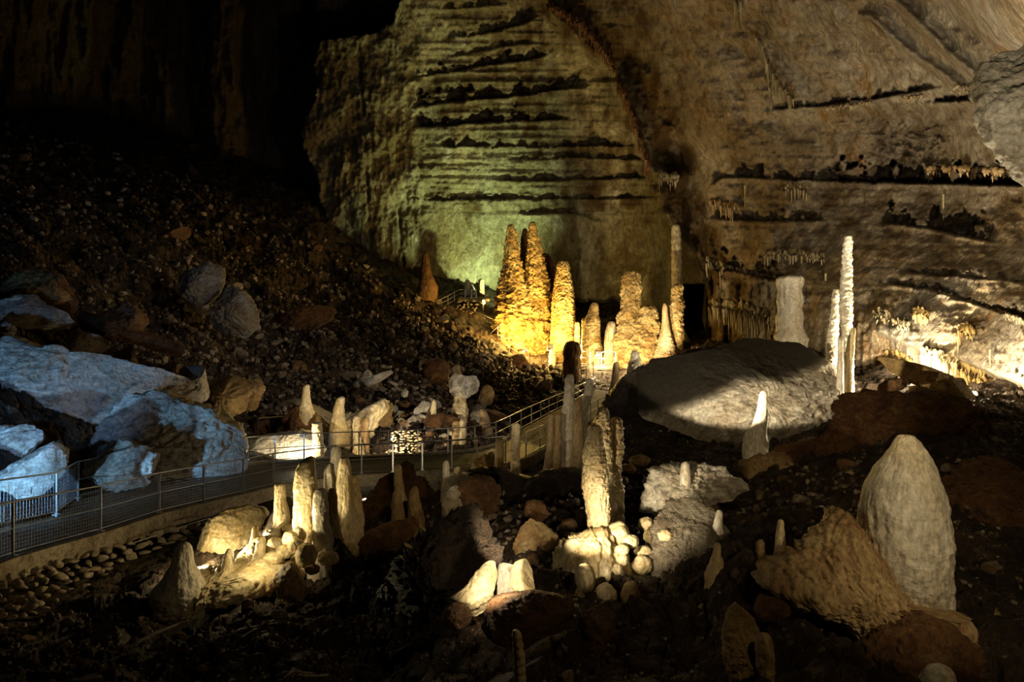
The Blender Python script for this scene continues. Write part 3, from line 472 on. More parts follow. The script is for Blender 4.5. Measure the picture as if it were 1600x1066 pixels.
# ------------------------------------------------------------------ fit the ground
GC = np.array(GC); 
def _prep(x, y):  # work in bearing / log distance so near and far weigh alike
    return np.stack([x / y * 2.2, np.log(y)], 1)
_gq = _prep(GC[:, 0], GC[:, 1]); _n = len(_gq)
_u = GC[:, 2] / GC[:, 1]
_D = np.linalg.norm(_gq[:, None] - _gq[None], axis=2)
_A = np.zeros((_n + 3, _n + 3)); _A[:_n, :_n] = -_D - 0 * np.eye(_n); _A[:_n, :_n] += 0.02 * np.eye(_n) * -1
_A[:_n, _n] = 1; _A[:_n, _n + 1:] = _gq; _A[_n:, :_n] = _A[:_n, _n:].T
_b = np.concatenate([_u, [0, 0, 0]])
_w = np.linalg.lstsq(_A, _b, rcond=None)[0]
def ground_z(x, y):
    x = np.atleast_1d(np.asarray(x, float)); y = np.atleast_1d(np.asarray(y, float))
    q = _prep(x, y); out = np.empty(len(q))
    for i in range(0, len(q), 20000):
        s = q[i:i + 20000]
        dd = np.sqrt(((s[:, None, :] - _gq[None]) ** 2).sum(2))
        out[i:i + 20000] = -dd @ _w[:_n] + _w[_n] + s @ _w[_n + 1:]
    return out * y

def _h2(i, j, k):
    return _perm[(_perm[(_perm[i & 255] + j) & 255] + k) & 255]
def blocks(x, y, sz, seed):
    """broken angular stones: every cell is its own tilted facet"""
    gx = np.floor(x / sz).astype(int); gy = np.floor(y / sz).astype(int)
    best = np.full(len(x), 9.0); sec = np.full(len(x), 9.0); h = np.zeros(len(x))
    for di in (-1, 0, 1):
        for dj in (-1, 0, 1):
            i = gx + di; j = gy + dj
            r = [_h2(i, j, seed * 7 + k) / 255.0 for k in range(5)]
            cx_ = (i + r[0]) * sz; cy_ = (j + r[1]) * sz
            dx = (x - cx_) / sz; dy = (y - cy_) / sz; dd = np.hypot(dx, dy)
            hh = (r[2] - 0.5) + 1.3 * ((r[3] - .5) * dx + (r[4] - .5) * dy)
            nb = dd < best; sec = np.where(nb, best, np.minimum(sec, dd)); h = np.where(nb, hh, h); best = np.where(nb, dd, best)
    return h - 0.55 * (1 - sstep(0.0, 0.16, sec - best))
GR = {}
def rubble_z(x, y):
    """height of the floor with its relief"""
    x = np.atleast_1d(np.asarray(x, float)); y = np.atleast_1d(np.asarray(y, float))
    i = np.clip(np.round((x / y - GR['a'][0]) / GR['a'][1]).astype(int), 0, GR['a'][2] - 1); j = np.clip(np.round((np.log(y) - GR['l'][0]) / GR['l'][1]).astype(int), 0, GR['l'][2] - 1)
    return GR['z'][j, i]
def build_ground():
    nu, nv = 1060, 760
    ca = np.linspace(-0.99, 1.01, 160); cr = np.linspace(math.log(4.5), math.log(126), 150)
    CA, CR = np.meshgrid(ca, cr); cz = (ground_z((CA * np.exp(CR)).ravel(), np.exp(CR).ravel()) / np.exp(CR).ravel()).reshape(CA.shape)
    a = np.linspace(-0.98, 1.0, nu); lr = np.linspace(math.log(4.6), math.log(125), nv)
    A, LR = np.meshgrid(a, lr); R = np.exp(LR)
    fa = (A - ca[0]) / (ca[1] - ca[0]); fr = (LR - cr[0]) / (cr[1] - cr[0]); ia = fa.astype(int); ir = fr.astype(int); fa -= ia; fr -= ir
    zc = cz[ir, ia] * (1 - fa) * (1 - fr) + cz[ir, ia + 1] * fa * (1 - fr) + cz[ir + 1, ia] * (1 - fa) * fr + cz[ir + 1, ia + 1] * fa * fr
    x = (A * R).ravel(); y = R.ravel(); z = (zc * R).ravel()
    p = np.stack([x, y, z], 1)
    wx = x + 0.25 * noise(p * 1.7); wy = y + 0.25 * noise(p * 1.7 + 50)
    s1 = fbm(p * 0.35, 4); far = sstep(18, 55, y)
    dz = (0.12 + 0.5 * far) * s1
    dz += 0.20 * blocks(wx, wy, 0.75, 1) * (1 - .3 * far) + 0.10 * blocks(wx, wy, 0.28, 2) * (1 - far) + 0.45 * (0.25 + far) * blocks(wx, wy, 1.9, 3) + far * 0.6 * blocks(wx, wy, 4.3, 4)
    dz += 0.05 * fbm(p * 3.0, 4, .6)
    path = np.array([0.5 * (f + b) for f, b in zip(FRONT, (BACKL + BACKR + [BACKR[-1]])[:len(FRONT)])] + FRONT + BACKL + BACKR + RAMPL + RAMPR)
    dm = np.full(len(x), 9.0)
    for q in path: dm = np.minimum(dm, np.hypot(x - q[0], y - q[1]))
    dz *= np.clip((dm - 0.3) / 2.5, 0.12, 1)
    p[:, 2] += dz
    GR['z'] = p[:, 2].reshape(nv, nu); GR['a'] = (a[0], a[1] - a[0], nu); GR['l'] = (lr[0], lr[1] - lr[0], nv)
    me = mesh_np('floor', p, grid_faces(nu, nv))
    o = link('floor', me, M['ground']); tag(o, 'dark rubble-strewn cave floor', None, None, 'structure')
build_ground()

# ------------------------------------------------------------------ cave walls
def rbf2(ctrl, s=300.0):
    c = np.array(ctrl, float); q = c[:, :2] / s; v = np.log(c[:, 2]); n = len(q)
    D = np.linalg.norm(q[:, None] - q[None], axis=2)
    A = np.zeros((n + 3, n + 3)); A[:n, :n] = D + 0.0; A[:n, n] = 1; A[:n, n + 1:] = q; A[n:, :n] = A[:n, n:].T
    w_ = np.linalg.lstsq(A, np.concatenate([v, [0, 0, 0]]), rcond=None)[0]
    def f(x, y):
        g = np.stack([x, y], 1) / s; out = np.empty(len(g))
        for i in range(0, len(g), 20000):
            t = g[i:i + 20000]; dd = np.sqrt(((t[:, None, :] - q[None]) ** 2).sum(2))
            out[i:i + 20000] = dd @ w_[:n] + w_[n] + t @ w_[n + 1:]
        return np.exp(out)
    return f
def groove(px, py, line, A, h, x0, x1, nzs, soft=0.6):
    """a recess above a lip line; deepest right at the lip and closing upwards"""
    xs, ys = zip(*line); sd = xs[0] * .37 + ys[0]
    yl = np.interp(px, xs, ys) + 4.0 * fbm(np.stack([px / 45, px * 0 + sd, px * 0], 1), 3) + 1.6 * fbm(np.stack([px / 6, px * 0 + sd + 5, px * 0], 1), 2)
    rag = np.clip(0.55 + 1.5 * fbm(np.stack([px / 20, py / 26, px * 0 + sd + 9], 1), 4, .6) + .5 * fbm(np.stack([px / 60, px * 0 + sd, px * 0 + 3], 1), 2), 0.06, 1.7)
    t = (yl - py) / (h * rag)
    prof = np.where((t > 0) & (t < 1), sstep(0, 0.08, t) * (1 - sstep(0.6, 1.0, t)), 0)
    win = sstep(x0, x0 + 30, px) * (1 - sstep(x1 - 40, x1, px))
    lip = np.exp(-((py - yl - 3) / 3.2) ** 2)
    return (A * prof * np.clip(.4 + rag, 0.2, 1.4) - 0.22 * A ** .5 * lip) * win

wd = rbf2([(440, -80, 108), (440, 450, 112), (490, 0, 110), (490, 400, 112), (650, 200, 108), (700, 430, 111), (850, 300, 113), (850, 470, 116), (950, 560, 112), (1000, 400, 108), (1000, 250, 106), (950, 120, 104), (830, 0, 100), (650, -80, 100),
           (960, 60, 88), (1010, 130, 86), (1040, 220, 88), (1060, 330, 94), (1110, 400, 86), (1090, 520, 92), (900, -60, 84),
           (1150, 50, 74), (1150, 250, 80), (1150, 400, 80), (1200, 480, 66), (1200, 560, 64), (1300, 100, 62), (1300, 300, 68), (1300, 420, 60), (1350, 520, 46), (1350, 640, 42), (1450, 100, 50), (1450, 300, 58), (1450, 450, 44),
           (1500, 560, 34), (1600, 640, 27), (1600, 480, 32), (1600, 300, 45), (1600, 100, 34), (1400, 0, 50), (1600, 0, 27), (1600, 720, 24), (1720, 400, 30), (1720, 100, 24), (1720, 700, 20), (1250, -80, 55), (1500, -80, 34), (1720, -80, 22)])
def wall_depth(px, py):
    D = wd(px, py)
    ed = 498 + 26 * fbm(np.stack([py / 60, py * 0, py * 0 + 6], 1), 5, .6) - 22 * sstep(120, 200, py) * (1 - sstep(230, 300, py)) + 20 * sstep(300, 360, py)
    D = D + np.clip(ed - px, 0, 200) * 1.2
    q = np.stack([px / 60, py / 60, px * 0], 1)
    n1 = fbm(q, 4); n2 = fbm(q * 3.1 + 9, 4); ns = fbm(np.stack([px / 9, py / 90, px * 0 + 3], 1), 4)   # vertical streaks
    bedl = fbm(np.stack([px / 220, py / 9, px * 0 + 5], 1), 4)                                       # bedding
    back = 1 - sstep(960, 1060, px - 0.25 * (py - 150))
    # beds of the back wall
    G = [([(640, 62), (731, 58), (818, 38), (850, 20)], 3.2, 26, 690, 850), ([(650, 122), (712, 111), (787, 99), (850, 88), (880, 70)], 3.4, 24, 640, 870),
         ([(640, 170), (656, 165), (750, 156), (800, 150), (960, 130)], 4.6, 30, 640, 930), ([(650, 199), (731, 195), (825, 189), (900, 184), (1000, 186)], 5.0, 26, 640, 900),
         ([(690, 230), (787, 229), (1000, 229)], 2.8, 18, 680, 1010), ([(780, 250), (900, 247), (1030, 250)], 2.2, 12, 790, 1030), ([(700, 283), (787, 283), (900, 281), (1030, 278)], 2.6, 12, 770, 1030),
         ([(640, 312), (900, 311), (1040, 308)], 2.0, 12, 630, 1040), ([(640, 336), (900, 334), (930, 345)], 1.3, 14, 800, 960), ([(700, 90), (850, 62)], 1.6, 12, 690, 840), ([(640, 20), (800, 5)], 2.2, 18, 680, 800)]
    for l, A, h, x0, x1 in G: D = D + groove(px, py, l, A, h, x0, x1, n2)
    strat = back * sstep(625, 680, px) * (1 - sstep(325, 345, py))
    D = D + strat * bedl * 1.3
    smooth_low = back * sstep(660, 700, px) * (1 - sstep(900, 940, px)) * sstep(325, 345, py)
    left = back * (1 - sstep(630, 700, px))
    D = D + left * (1.4 * n1 + 1.2 * fbm(np.stack([px / 14, py / 40, px * 0], 1), 5, 0.6)) - left * 1.5
    D = D + (1 - smooth_low * 0.85) * (0.011 * D * n1 + 0.006 * D * n2)
    D = D + 0.5 * (1 - .6 * smooth_low) * (1 - .6 * sstep(950, 1080, px)) * 0.8 * fbm(np.stack([px / 7, py / 6, px * 0 + 12], 1), 4, .65) * (D / 100)
    # cracks on the left panel of the back wall
    for xs, ys in ((( 560, 566, 575, 580), (60, 150, 300, 400)), ((622, 628, 632), (310, 380, 430))):
        cx_ = np.interp(py, ys, xs) + 5 * fbm(np.stack([py / 22, py * 0 + xs[0], py * 0], 1), 3); D = D + 2.2 * np.clip(.4 + 2 * fbm(np.stack([py / 30, py * 0 + xs[0] + 7, py * 0], 1), 2), 0, 1) * np.exp(-((px - cx_) / 2.0) ** 2) * sstep(ys[0], ys[0] + 20, py)
    tl = 62 - (px - 520) * 0.14 + 5 * fbm(np.stack([px / 14, py * 0 + 40, py * 0], 1), 3); D = D + 24 * sstep(0, 16, tl - py) * (1 - sstep(0, 16, px - 612 + .5 * py + 22 * n2 + 14 * n1))
    # broken arch that crosses diagonally
    ax = np.interp(py, [-80, 0, 60, 100, 150, 200, 250, 300, 350, 400, 460], [780, 850, 910, 950, 985, 1005, 1020, 1030, 1050, 1085, 1100])
    band = np.exp(-((px - ax - 28) / 36) ** 2)
    D = D + band * (3.5 * fbm(np.stack([px / 16, py / 26, px * 0 + 8], 1), 5, 0.6) + 1.0)
    D = D - 5.0 * np.exp(-((px - ax + 4) / 12) ** 2) * sstep(440, 380, py) * (0.6 + fbm(q * 2 + 3, 3))
    # dark pocket in the arch and the hollow beside the columns
    D = D + 9 * np.exp(-(((px - 1052) / 26) ** 2 + ((py - 245) / 24) ** 2) ** 1.5)
    hx0 = np.interp(py, [440, 447, 500, 545, 560], [1066, 1064, 1064, 1088, 1092]); hx1 = np.interp(py, [440, 450, 500, 545, 560], [1100, 1100, 1096, 1108, 1108])
    D = D + 40 * sstep(hx0 - 2, hx0 + 2, px) * (1 - sstep(hx1 - 2, hx1 + 2, px)) * sstep(443, 447, py) * (1 - sstep(556, 562, py))
    D = D + 12 * sstep(893, 899, px + 6 * n2) * (1 - sstep(966, 974, px + 6 * n2)) * sstep(466, 476, py + 12 * n2) + 4 * n1 * sstep(893, 899, px) * (1 - sstep(966, 974, px)) * sstep(470, 480, py)
    # right vault: beds with black undercuts
    R = [([(1090, 300), (1130, 277), (1250, 281), (1400, 285), (1620, 292)], 4.5, 26, 1105, 1330), ([(1300, 284), (1400, 286), (1720, 294)], 8.0, 46, 1290, 1720),
         ([(1100, 186), (1210, 172), (1290, 165), (1390, 150), (1450, 140), (1550, 126)], 2.8, 16, 1190, 1480), ([(1420, 160), (1500, 158), (1560, 150)], 3.0, 14, 1440, 1570),
         ([(1280, 345), (1400, 350), (1450, 358), (1560, 380)], 5.0, 44, 1370, 1560), ([(1100, 340), (1180, 345), (1290, 345)], 3.0, 26, 1100, 1300),
         ([(1380, 442), (1450, 452), (1520, 474), (1620, 505)], 2.0, 22, 1380, 1720), ([(1100, 420), (1150, 425), (1215, 440)], 4.0, 40, 1100, 1240), ([(1400, 425), (1600, 440)], 1.2, 14, 1400, 1620)]
    for l, A, h, x0, x1 in R: D = D + groove(px, py, l, A, h, x0, x1, n2)
    rt = sstep(1080, 1160, px)
    D = D + rt * (0.014 * D * n1 + 0.006 * D * n2 + 0.006 * D * bedl + (.0025 + .003 * sstep(140, 200, py)) * D * fbm(np.stack([px / 8, py / 7, px * 0 + 15], 1), 4, .65))
    # rough dark pockets in the middle band of the right wall
    pk = sstep(1330, 1400, px) * (1 - sstep(1460, 1500, px)) * sstep(170, 200, py) * (1 - sstep(270, 290, py))
    D = D + pk * 3.0 * np.clip(fbm(q * 2.4 + 31, 4, 0.6, True), -0.4, 1)
    # curtains: lower part of the right wall falls in vertical folds
    cur = sstep(1060, 1100, px) * (1 - sstep(1215, 1260, px)) * sstep(395, 440, py) + 0.8 * sstep(1210, 1260, px) * sstep(440, 470, py) * (1 - sstep(1400, 1460, px))
    D = D + cur * 1.3 * ns * (D / 60)
    # lip with hanging curtains low on the right
    ly = np.interp(px, [1300, 1380, 1440, 1500, 1560, 1620, 1720], [500, 520, 545, 560, 585, 605, 640])
    D = D + sstep(1340, 1400, px) * (1.8 * sstep(0, 8, py - ly) + 0.05 * np.clip(py - ly, 0, 60) + 0.9 * ns * sstep(0, 10, py - ly))
    # grazing rough skin of the far right wall
    rr = sstep(1420, 1500, px) * sstep(460, 500, py)
    D = D + rr * 0.35 * fbm(np.stack([px / 7 + py / 12, py / 14, px * 0 + 2], 1), 4, 0.6)
    # ceiling folds at the upper right
    for xs, ys, A, wv in (((1400, 1440, 1490, 1530, 1560), (0, 40, 90, 120, 140), -2.2, 9), ((1360, 1420, 1480, 1530), (25, 80, 120, 160), -1.8, 7), ((1440, 1500, 1560), (-20, 40, 80), 1.4, 16)):
        cy_ = np.interp(px, xs, ys); D = D + A * np.exp(-((py - cy_) / wv) ** 2) * (px > xs[0] - 20) * (px < 1600)
    return D
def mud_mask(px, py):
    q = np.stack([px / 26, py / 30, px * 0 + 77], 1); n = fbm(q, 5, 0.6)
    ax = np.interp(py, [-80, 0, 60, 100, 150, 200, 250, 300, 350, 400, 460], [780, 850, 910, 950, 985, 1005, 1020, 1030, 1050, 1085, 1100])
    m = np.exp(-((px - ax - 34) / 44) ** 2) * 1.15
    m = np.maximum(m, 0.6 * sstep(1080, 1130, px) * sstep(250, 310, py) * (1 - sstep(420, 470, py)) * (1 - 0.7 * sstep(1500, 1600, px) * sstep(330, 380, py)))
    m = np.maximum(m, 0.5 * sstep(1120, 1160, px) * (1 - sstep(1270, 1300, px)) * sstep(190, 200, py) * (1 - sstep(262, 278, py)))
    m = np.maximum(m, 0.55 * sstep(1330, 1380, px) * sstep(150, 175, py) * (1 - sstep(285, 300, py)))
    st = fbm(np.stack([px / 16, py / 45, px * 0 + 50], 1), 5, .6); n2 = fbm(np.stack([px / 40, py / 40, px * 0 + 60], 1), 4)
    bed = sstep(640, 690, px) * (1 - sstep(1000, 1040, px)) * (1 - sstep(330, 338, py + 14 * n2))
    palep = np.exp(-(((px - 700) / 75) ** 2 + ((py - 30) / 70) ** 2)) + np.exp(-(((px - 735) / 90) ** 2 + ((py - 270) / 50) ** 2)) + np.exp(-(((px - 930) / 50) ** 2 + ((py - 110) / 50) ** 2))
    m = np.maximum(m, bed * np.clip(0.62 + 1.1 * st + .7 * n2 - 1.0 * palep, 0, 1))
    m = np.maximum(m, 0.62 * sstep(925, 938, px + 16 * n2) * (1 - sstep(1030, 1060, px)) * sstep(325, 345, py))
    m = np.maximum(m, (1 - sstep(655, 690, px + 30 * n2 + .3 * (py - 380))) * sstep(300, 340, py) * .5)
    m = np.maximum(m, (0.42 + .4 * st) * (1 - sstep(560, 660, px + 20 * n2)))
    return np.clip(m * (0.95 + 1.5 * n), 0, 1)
def wall_sheet(name, x0, x1, y0, y1, step, mat, kindlabel):
    nu = int((x1 - x0) / step) + 1; nv = int((y1 - y0) / step) + 1
    U, V = np.meshgrid(np.linspace(x0, x1, nu), np.linspace(y0, y1, nv)); px = U.ravel(); py = V.ravel()
    D = wall_depth(px, py)
    v = np.stack([(px - CX) / F * D, D, (CY - py) / F * D], 1)
    me = mesh_np(name, v, grid_faces(nu, nv)[:, ::-1]); attr(me, 'mud', mud_mask(px, py)); attr(me, 'zone', sstep(980, 1120, px - 0.3 * (py - 200)))
    o = link(name, me, mat); tag(o, kindlabel, None, None, 'structure'); return o
wall_sheet('wall_back', 440, 1062, -90, 620, 1.9, M['wall_back'], 'layered back wall of the cave')
wall_sheet('wall_right', 1060, 1760, -90, 800, 2.0, M['wall_right'], 'vaulted right wall of the cave')
def left_wall():
    nu, nv = 220, 240
    U, V = np.meshgrid(np.linspace(-250, 470, nu), np.linspace(-120, 420, nv)); px = U.ravel(); py = V.ravel()
    D = 135 + 8 * fbm(np.stack([px / 40, py / 160, px * 0 + 1], 1), 5) - 14 * np.exp(-((px - 350) / 42) ** 2) - 30 * (1 - sstep(-100, 260, px)) 
    D = D + 3 * fbm(np.stack([px / 12, py / 60, px * 0 + 4], 1), 5, .6)
    v = np.stack([(px - CX) / F * D, D, (CY - py) / F * D], 1)
    me = mesh_np('wall_left', v, grid_faces(nu, nv)[:, ::-1]); attr(me, 'mud', np.full(len(px), .85))  # even dark mix in the colour stands in for missing light
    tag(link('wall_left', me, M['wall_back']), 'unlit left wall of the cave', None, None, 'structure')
left_wall()

# ------------------------------------------------------------------ stalagmites
_ring_ax = {}
def stalagmite(s, seed):
    d = s['d']; pr = sorted(s['prof']); H = pr[-1][0] - pr[0][0]
    nz_ = int(np.clip(H * 1.1, 36, 260)); nt = int(np.clip(max(q[2] for q in pr) * 5, 28, 150))
    py = np.interp(np.linspace(0, 1, nz_) ** 1.0, [0, 1], [pr[0][0], pr[-1][0]])
    ys = [q[0] for q in pr]
    # smoothed profile
    def sm(k):
        v = np.interp(py, ys, [q[k] for q in pr])
        w_ = max(1, nz_ // 40); ker = np.ones(2 * w_ + 1) / (2 * w_ + 1)
        return np.convolve(np.pad(v, w_, mode='edge'), ker, 'valid')
    cx, hw = sm(1), sm(2)
    z = (CY - py) / F * d; X = (cx - CX) / F * d; R = hw / F * d
    R[0] *= 0.55
    # bury the foot in the ground
    gz = float(ground_z(X[-1], d)[0])
    foot = min(z[-1], gz) - s['bury'] - 0.3 * R[-1] if s['bury'] > 0 else z[-1]
    if foot < z[-1]:
        k = 10; zz = np.linspace(z[-1], foot, k + 1)[1:]
        z = np.concatenate([z, zz]); X = np.concatenate([X, np.full(k, X[-1])]); R = np.concatenate([R, R[-1] * np.linspace(1.02, 1.2, k)])
    n = len(z); th = np.linspace(0, 2 * math.pi, nt, endpoint=False)
    T, Zi = np.meshgrid(th, np.arange(n)); Rm = R[Zi]; Zm = z[Zi]; Rr = float(np.mean(R))
    c, sn = np.cos(T), np.sin(T); off = seed * 13.7
    q = np.stack([(c * Rr).ravel(), (sn * Rr).ravel(), Zm.ravel()], 1) / Rr
    st = s['style']; A = s['amp']
    if st == 'smooth': f = 0.12 * fbm(q * 0.8 + off, 3) * 1.6 + 0.09 * fbm(q * np.array([2.6, 2.6, .6]) + off, 3) + 0.045 * fbm(q * 6 + off, 4, .6) + 0.04 * fbm(q * np.array([1.5, 1.5, 3.5]) + off, 3)
    elif st == 'ribbed': f = 0.08 * fbm(q + off, 3) * 1.5 + 0.09 * fbm(q * np.array([3.2, 3.2, .5]) + off, 3) + 0.06 * np.sin(q[:, 2] * 4.5 + 2 * noise(q + off)) + 0.03 * fbm(q * 6 + off, 3)
    elif st == 'ragged': f = 0.12 * fbm(q * .9 + off, 3) * 1.5 + 0.16 * fbm(q * np.array([3.6, 3.6, .8]) + off, 4, .6, True) * 0.6 + 0.13 * fbm(q * np.array([8, 8, 3.0]) + off, 4, .6) + .06 * fbm(q * np.array([2, 2, 6.]) + off, 3)
    elif st == 'lumpy': f = 0.36 * fbm(q * np.array([1.2, 1.2, 1.5]) + off, 3) * 1.2 + 0.26 * fbm(q * 3.2 + off, 5, .65)
    elif st == 'plates': f = 0.14 * fbm(q + off, 3) + 0.13 * (((q[:, 2] * 3.1 + 1.6 * noise(q * 1.2 + off)) % 1.0) - 0.5) + 0.16 * fbm(q * np.array([5, 5, 6]) + off, 4, .65)
    elif st == 'skirt':
        tt = ((z[0] - q[:, 2] * Rr) / (z[0] - z[-1])).clip(0, 1)
        f = 0.10 * fbm(q * .8 + off, 3) + (0.02 + 0.10 * tt) * fbm(q * np.array([5, 5, 0.8]) + off, 4, .6, True) + 0.035 * fbm(q * 3 + off, 4) + 0.02 * fbm(q * 14 + off, 3, .6) + .07 * tt * np.clip(fbm(q * np.array([2.2, 2.2, 1.6]) + off + 3, 3), -.3, .1)
    else: # giant: tiers of overhanging plates broken by deep flutes
        fl = fbm(q * np.array([1.5, 1.5, .25]) + off, 3)
        f = 0.45 * fl + 0.30 * fbm(q * np.array([1.7, 1.7, 2.2]) + off, 3) + 0.16 * (((q[:, 2] * 2.4 + 2.6 * noise(q * 1.5 + off)) % 1.0) - 0.5) + 0.42 * fbm(q * np.array([3.4, 3.4, 3.6]) + off, 5, .7)
    f = f.reshape(Zm.shape) * A
    rr = Rm * (1 + f)
    vx = X[Zi] + c * rr; vy = d + sn * rr * s['thick']
    dz = 0.10 * Rr * fbm(q * 2.2 + off + 5, 3).reshape(Zm.shape)
    vz = Zm + dz * (0.3 if st == 'smooth' else 1)
    v = np.stack([vx.ravel(), vy.ravel(), vz.ravel()], 1)
    top = np.array([[X[0], d, z[0] + 0.25 * R[0] + 0.02 * R[1]]]); bot = np.array([[X[-1], d, z[-1]]])
    v = np.concatenate([v, top, bot]); ti, bi = len(v) - 2, len(v) - 1
    a = np.arange(nt); a1 = (a + 1) % nt
    tf = np.stack([np.full(nt, ti), a1, a], 1); bf = np.stack([np.full(nt, bi), (n - 1) * nt + a, (n - 1) * nt + a1], 1)
    base = np.array([X[-1], d, z[-1]])
    me = mesh_np(s['name'], v - base, [grid_faces(nt, n, True)[:, ::-1][:, ::-1], tf, bf])
    o = link(s['name'], me, M[s['mat']], None, base); tag(o, s['label'], s['cat'])
    return o
for i, s in enumerate(ST): stalagmite(s, i + 1)

# ------------------------------------------------------------------ boulders traced as solids
def outline_radius(out, cx, cy, th):
    pts = np.array(out, float); r = np.zeros(len(th))
    dx, dy = np.cos(th), -np.sin(th)
    for i in range(len(pts)):
        a = pts[i] - (cx, cy); b = pts[(i + 1) % len(pts)] - (cx, cy); e = b - a
        den = dx * e[1] - dy * e[0]; den = np.where(np.abs(den) < 1e-9, 1e-9, den)
        t = (a[0] * e[1] - a[1] * e[0]) / den; u = (a[0] * dy - a[1] * dx) / den
        ok = (t > 0) & (u >= -1e-6) & (u <= 1 + 1e-6); r = np.where(ok, np.maximum(r, t), r)
    return np.where(r < 1, 1, r)
def boulder(b, idx):
    out = b['out']; pts = np.array(out, float); seed = b['seed'] or idx
    x_, y_ = pts[:, 0], pts[:, 1]; x2, y2 = np.roll(x_, -1), np.roll(y_, -1); cr = x_ * y2 - x2 * y_; Ar = cr.sum() / 2
    cx = ((x_ + x2) * cr).sum() / (6 * Ar); cyy = ((y_ + y2) * cr).sum() / (6 * Ar)
    size = math.sqrt(abs(Ar)); d = b['d']
    nt = int(np.clip(size * 1.5 * b['res'], 40, 300)); nf = int(np.clip(size * 0.7 * b['res'], 22, 150))
    th = np.linspace(0, 2 * math.pi, nt, endpoint=False); r = outline_radius(out, cx, cyy, th)
    ker = np.array([.25, .5, .25]); r = np.convolve(np.concatenate([r[-1:], r, r[:1]]), ker, 'valid')
    r = r * (1 + 0.05 * fbm(np.stack([np.cos(th) * 5, np.sin(th) * 5, th * 0 + seed], 1), 4, .6) * (1.0 if b['cuts'] else .6))
    k = b['round']; nh = nf // 2; tt_ = np.linspace(0, 1, nh + 1)[1:]; sl_ = 1 - (1 - tt_) ** 1.5
    cph = sl_ ** (1 / k); sph = np.sqrt(np.clip(1 - cph ** 2, 0, 1))
    sc_ = np.concatenate([sl_, sl_[:-1][::-1]]); sp_ = np.concatenate([-sph, sph[:-1][::-1]]); nf = len(sc_)
    T, Ri = np.meshgrid(np.arange(nt), np.arange(nf)); cp = sc_[Ri]; sp = sp_[Ri]
    m = d / F; rr = r[T] * m * cp; thk = size * m * b['t']
    lx = np.cos(th)[T] * rr; lz = np.sin(th)[T] * rr; ly = sp * thk
    v = np.stack([lx.ravel(), ly.ravel(), lz.ravel()], 1)
    v = np.concatenate([v, [[0, -thk, 0], [0, thk, 0]]])
    rs = np.random.RandomState(seed * 7 + 1); sz = size * m
    for _ in range(int(b['cuts'] * 1.3)):          # flat facets on the face, the traced outline stays
        ang = rs.uniform(0, 6.283); sl = rs.uniform(.15, 1.0) * (1.6 if rs.rand() < .3 else 1)
        nrm = np.array([math.cos(ang) * sl, -1.0, math.sin(ang) * sl]); nl = math.sqrt(1 + sl * sl)
        ext = np.abs(v[:, 0] * nrm[0] + v[:, 2] * nrm[2]).max()
        lim = thk * rs.uniform(.45, .95) + ext * rs.uniform(0.0, .55)
        ex = np.clip(v @ nrm - lim, 0, None); v[:, 1] += ex * 0.96
    q = v / sz
    nn = v.copy(); nn[:, 1] *= 1 / max(b['t'], .2) ** 2 ; nn /= np.linalg.norm(nn, axis=1)[:, None] + 1e-9
    qs = q * np.array([1, 1, 1]) + 0.35 * np.stack([noise(q * 2 + seed), noise(q * 2 + seed + 9), noise(q * 2 + seed + 19)], 1)
    crack = -np.clip(0.10 - np.abs(noise(qs * 2.3 + seed * 1.7)), 0, 1) * 2.6
    if b['cuts'] == 0: q = q * np.array([1.2, 1.2, 0.42])
    f = b['amp'] * (1.0 * fbm(q * 2.2 + seed * 3.1, 4) + 0.9 * fbm(q * np.array([6, 6, 9]) * b['fz'] + seed, 5, .62, True) * .55 + 0.5 * fbm(q * np.array([3.5, 3.5, 5]) + seed * 2, 4, .6, True) + 0.6 * fbm(q * np.array([15, 15, 20]) + seed, 4, .6) + 0.7 * crack * (b['cuts'] > 0))
    v = v + nn * (f * sz * 1.5)[:, None]
    mp = None
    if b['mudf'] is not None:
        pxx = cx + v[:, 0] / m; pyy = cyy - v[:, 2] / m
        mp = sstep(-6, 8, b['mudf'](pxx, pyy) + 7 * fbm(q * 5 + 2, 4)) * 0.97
    if b['mudf'] is not None: v[:, 1] += 1.5 * np.clip(b['mudf'](pxx, pyy) + 3, 0, 200) * m
    v[:, 1] += b['lean'][0] * v[:, 0] + b['lean'][1] * v[:, 2]
    base = P(cx, max(y_), d) ; v = v + (P(cx, cyy, d) - base)
    n = nf; a = np.arange(nt); a1 = (a + 1) % nt; fi = nt * n
    me = mesh_np(b['name'], v, [grid_faces(nt, n, True), np.stack([np.full(nt, fi), a1, a], 1), np.stack([np.full(nt, fi + 1), (n - 1) * nt + a, (n - 1) * nt + a1], 1)])
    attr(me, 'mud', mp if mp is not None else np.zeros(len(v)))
    o = link(b['name'], me, M[b['mat']], None, base); tag(o, b['label'], b['cat']); return o
for i, b in enumerate(BO): boulder(b, i + 1)

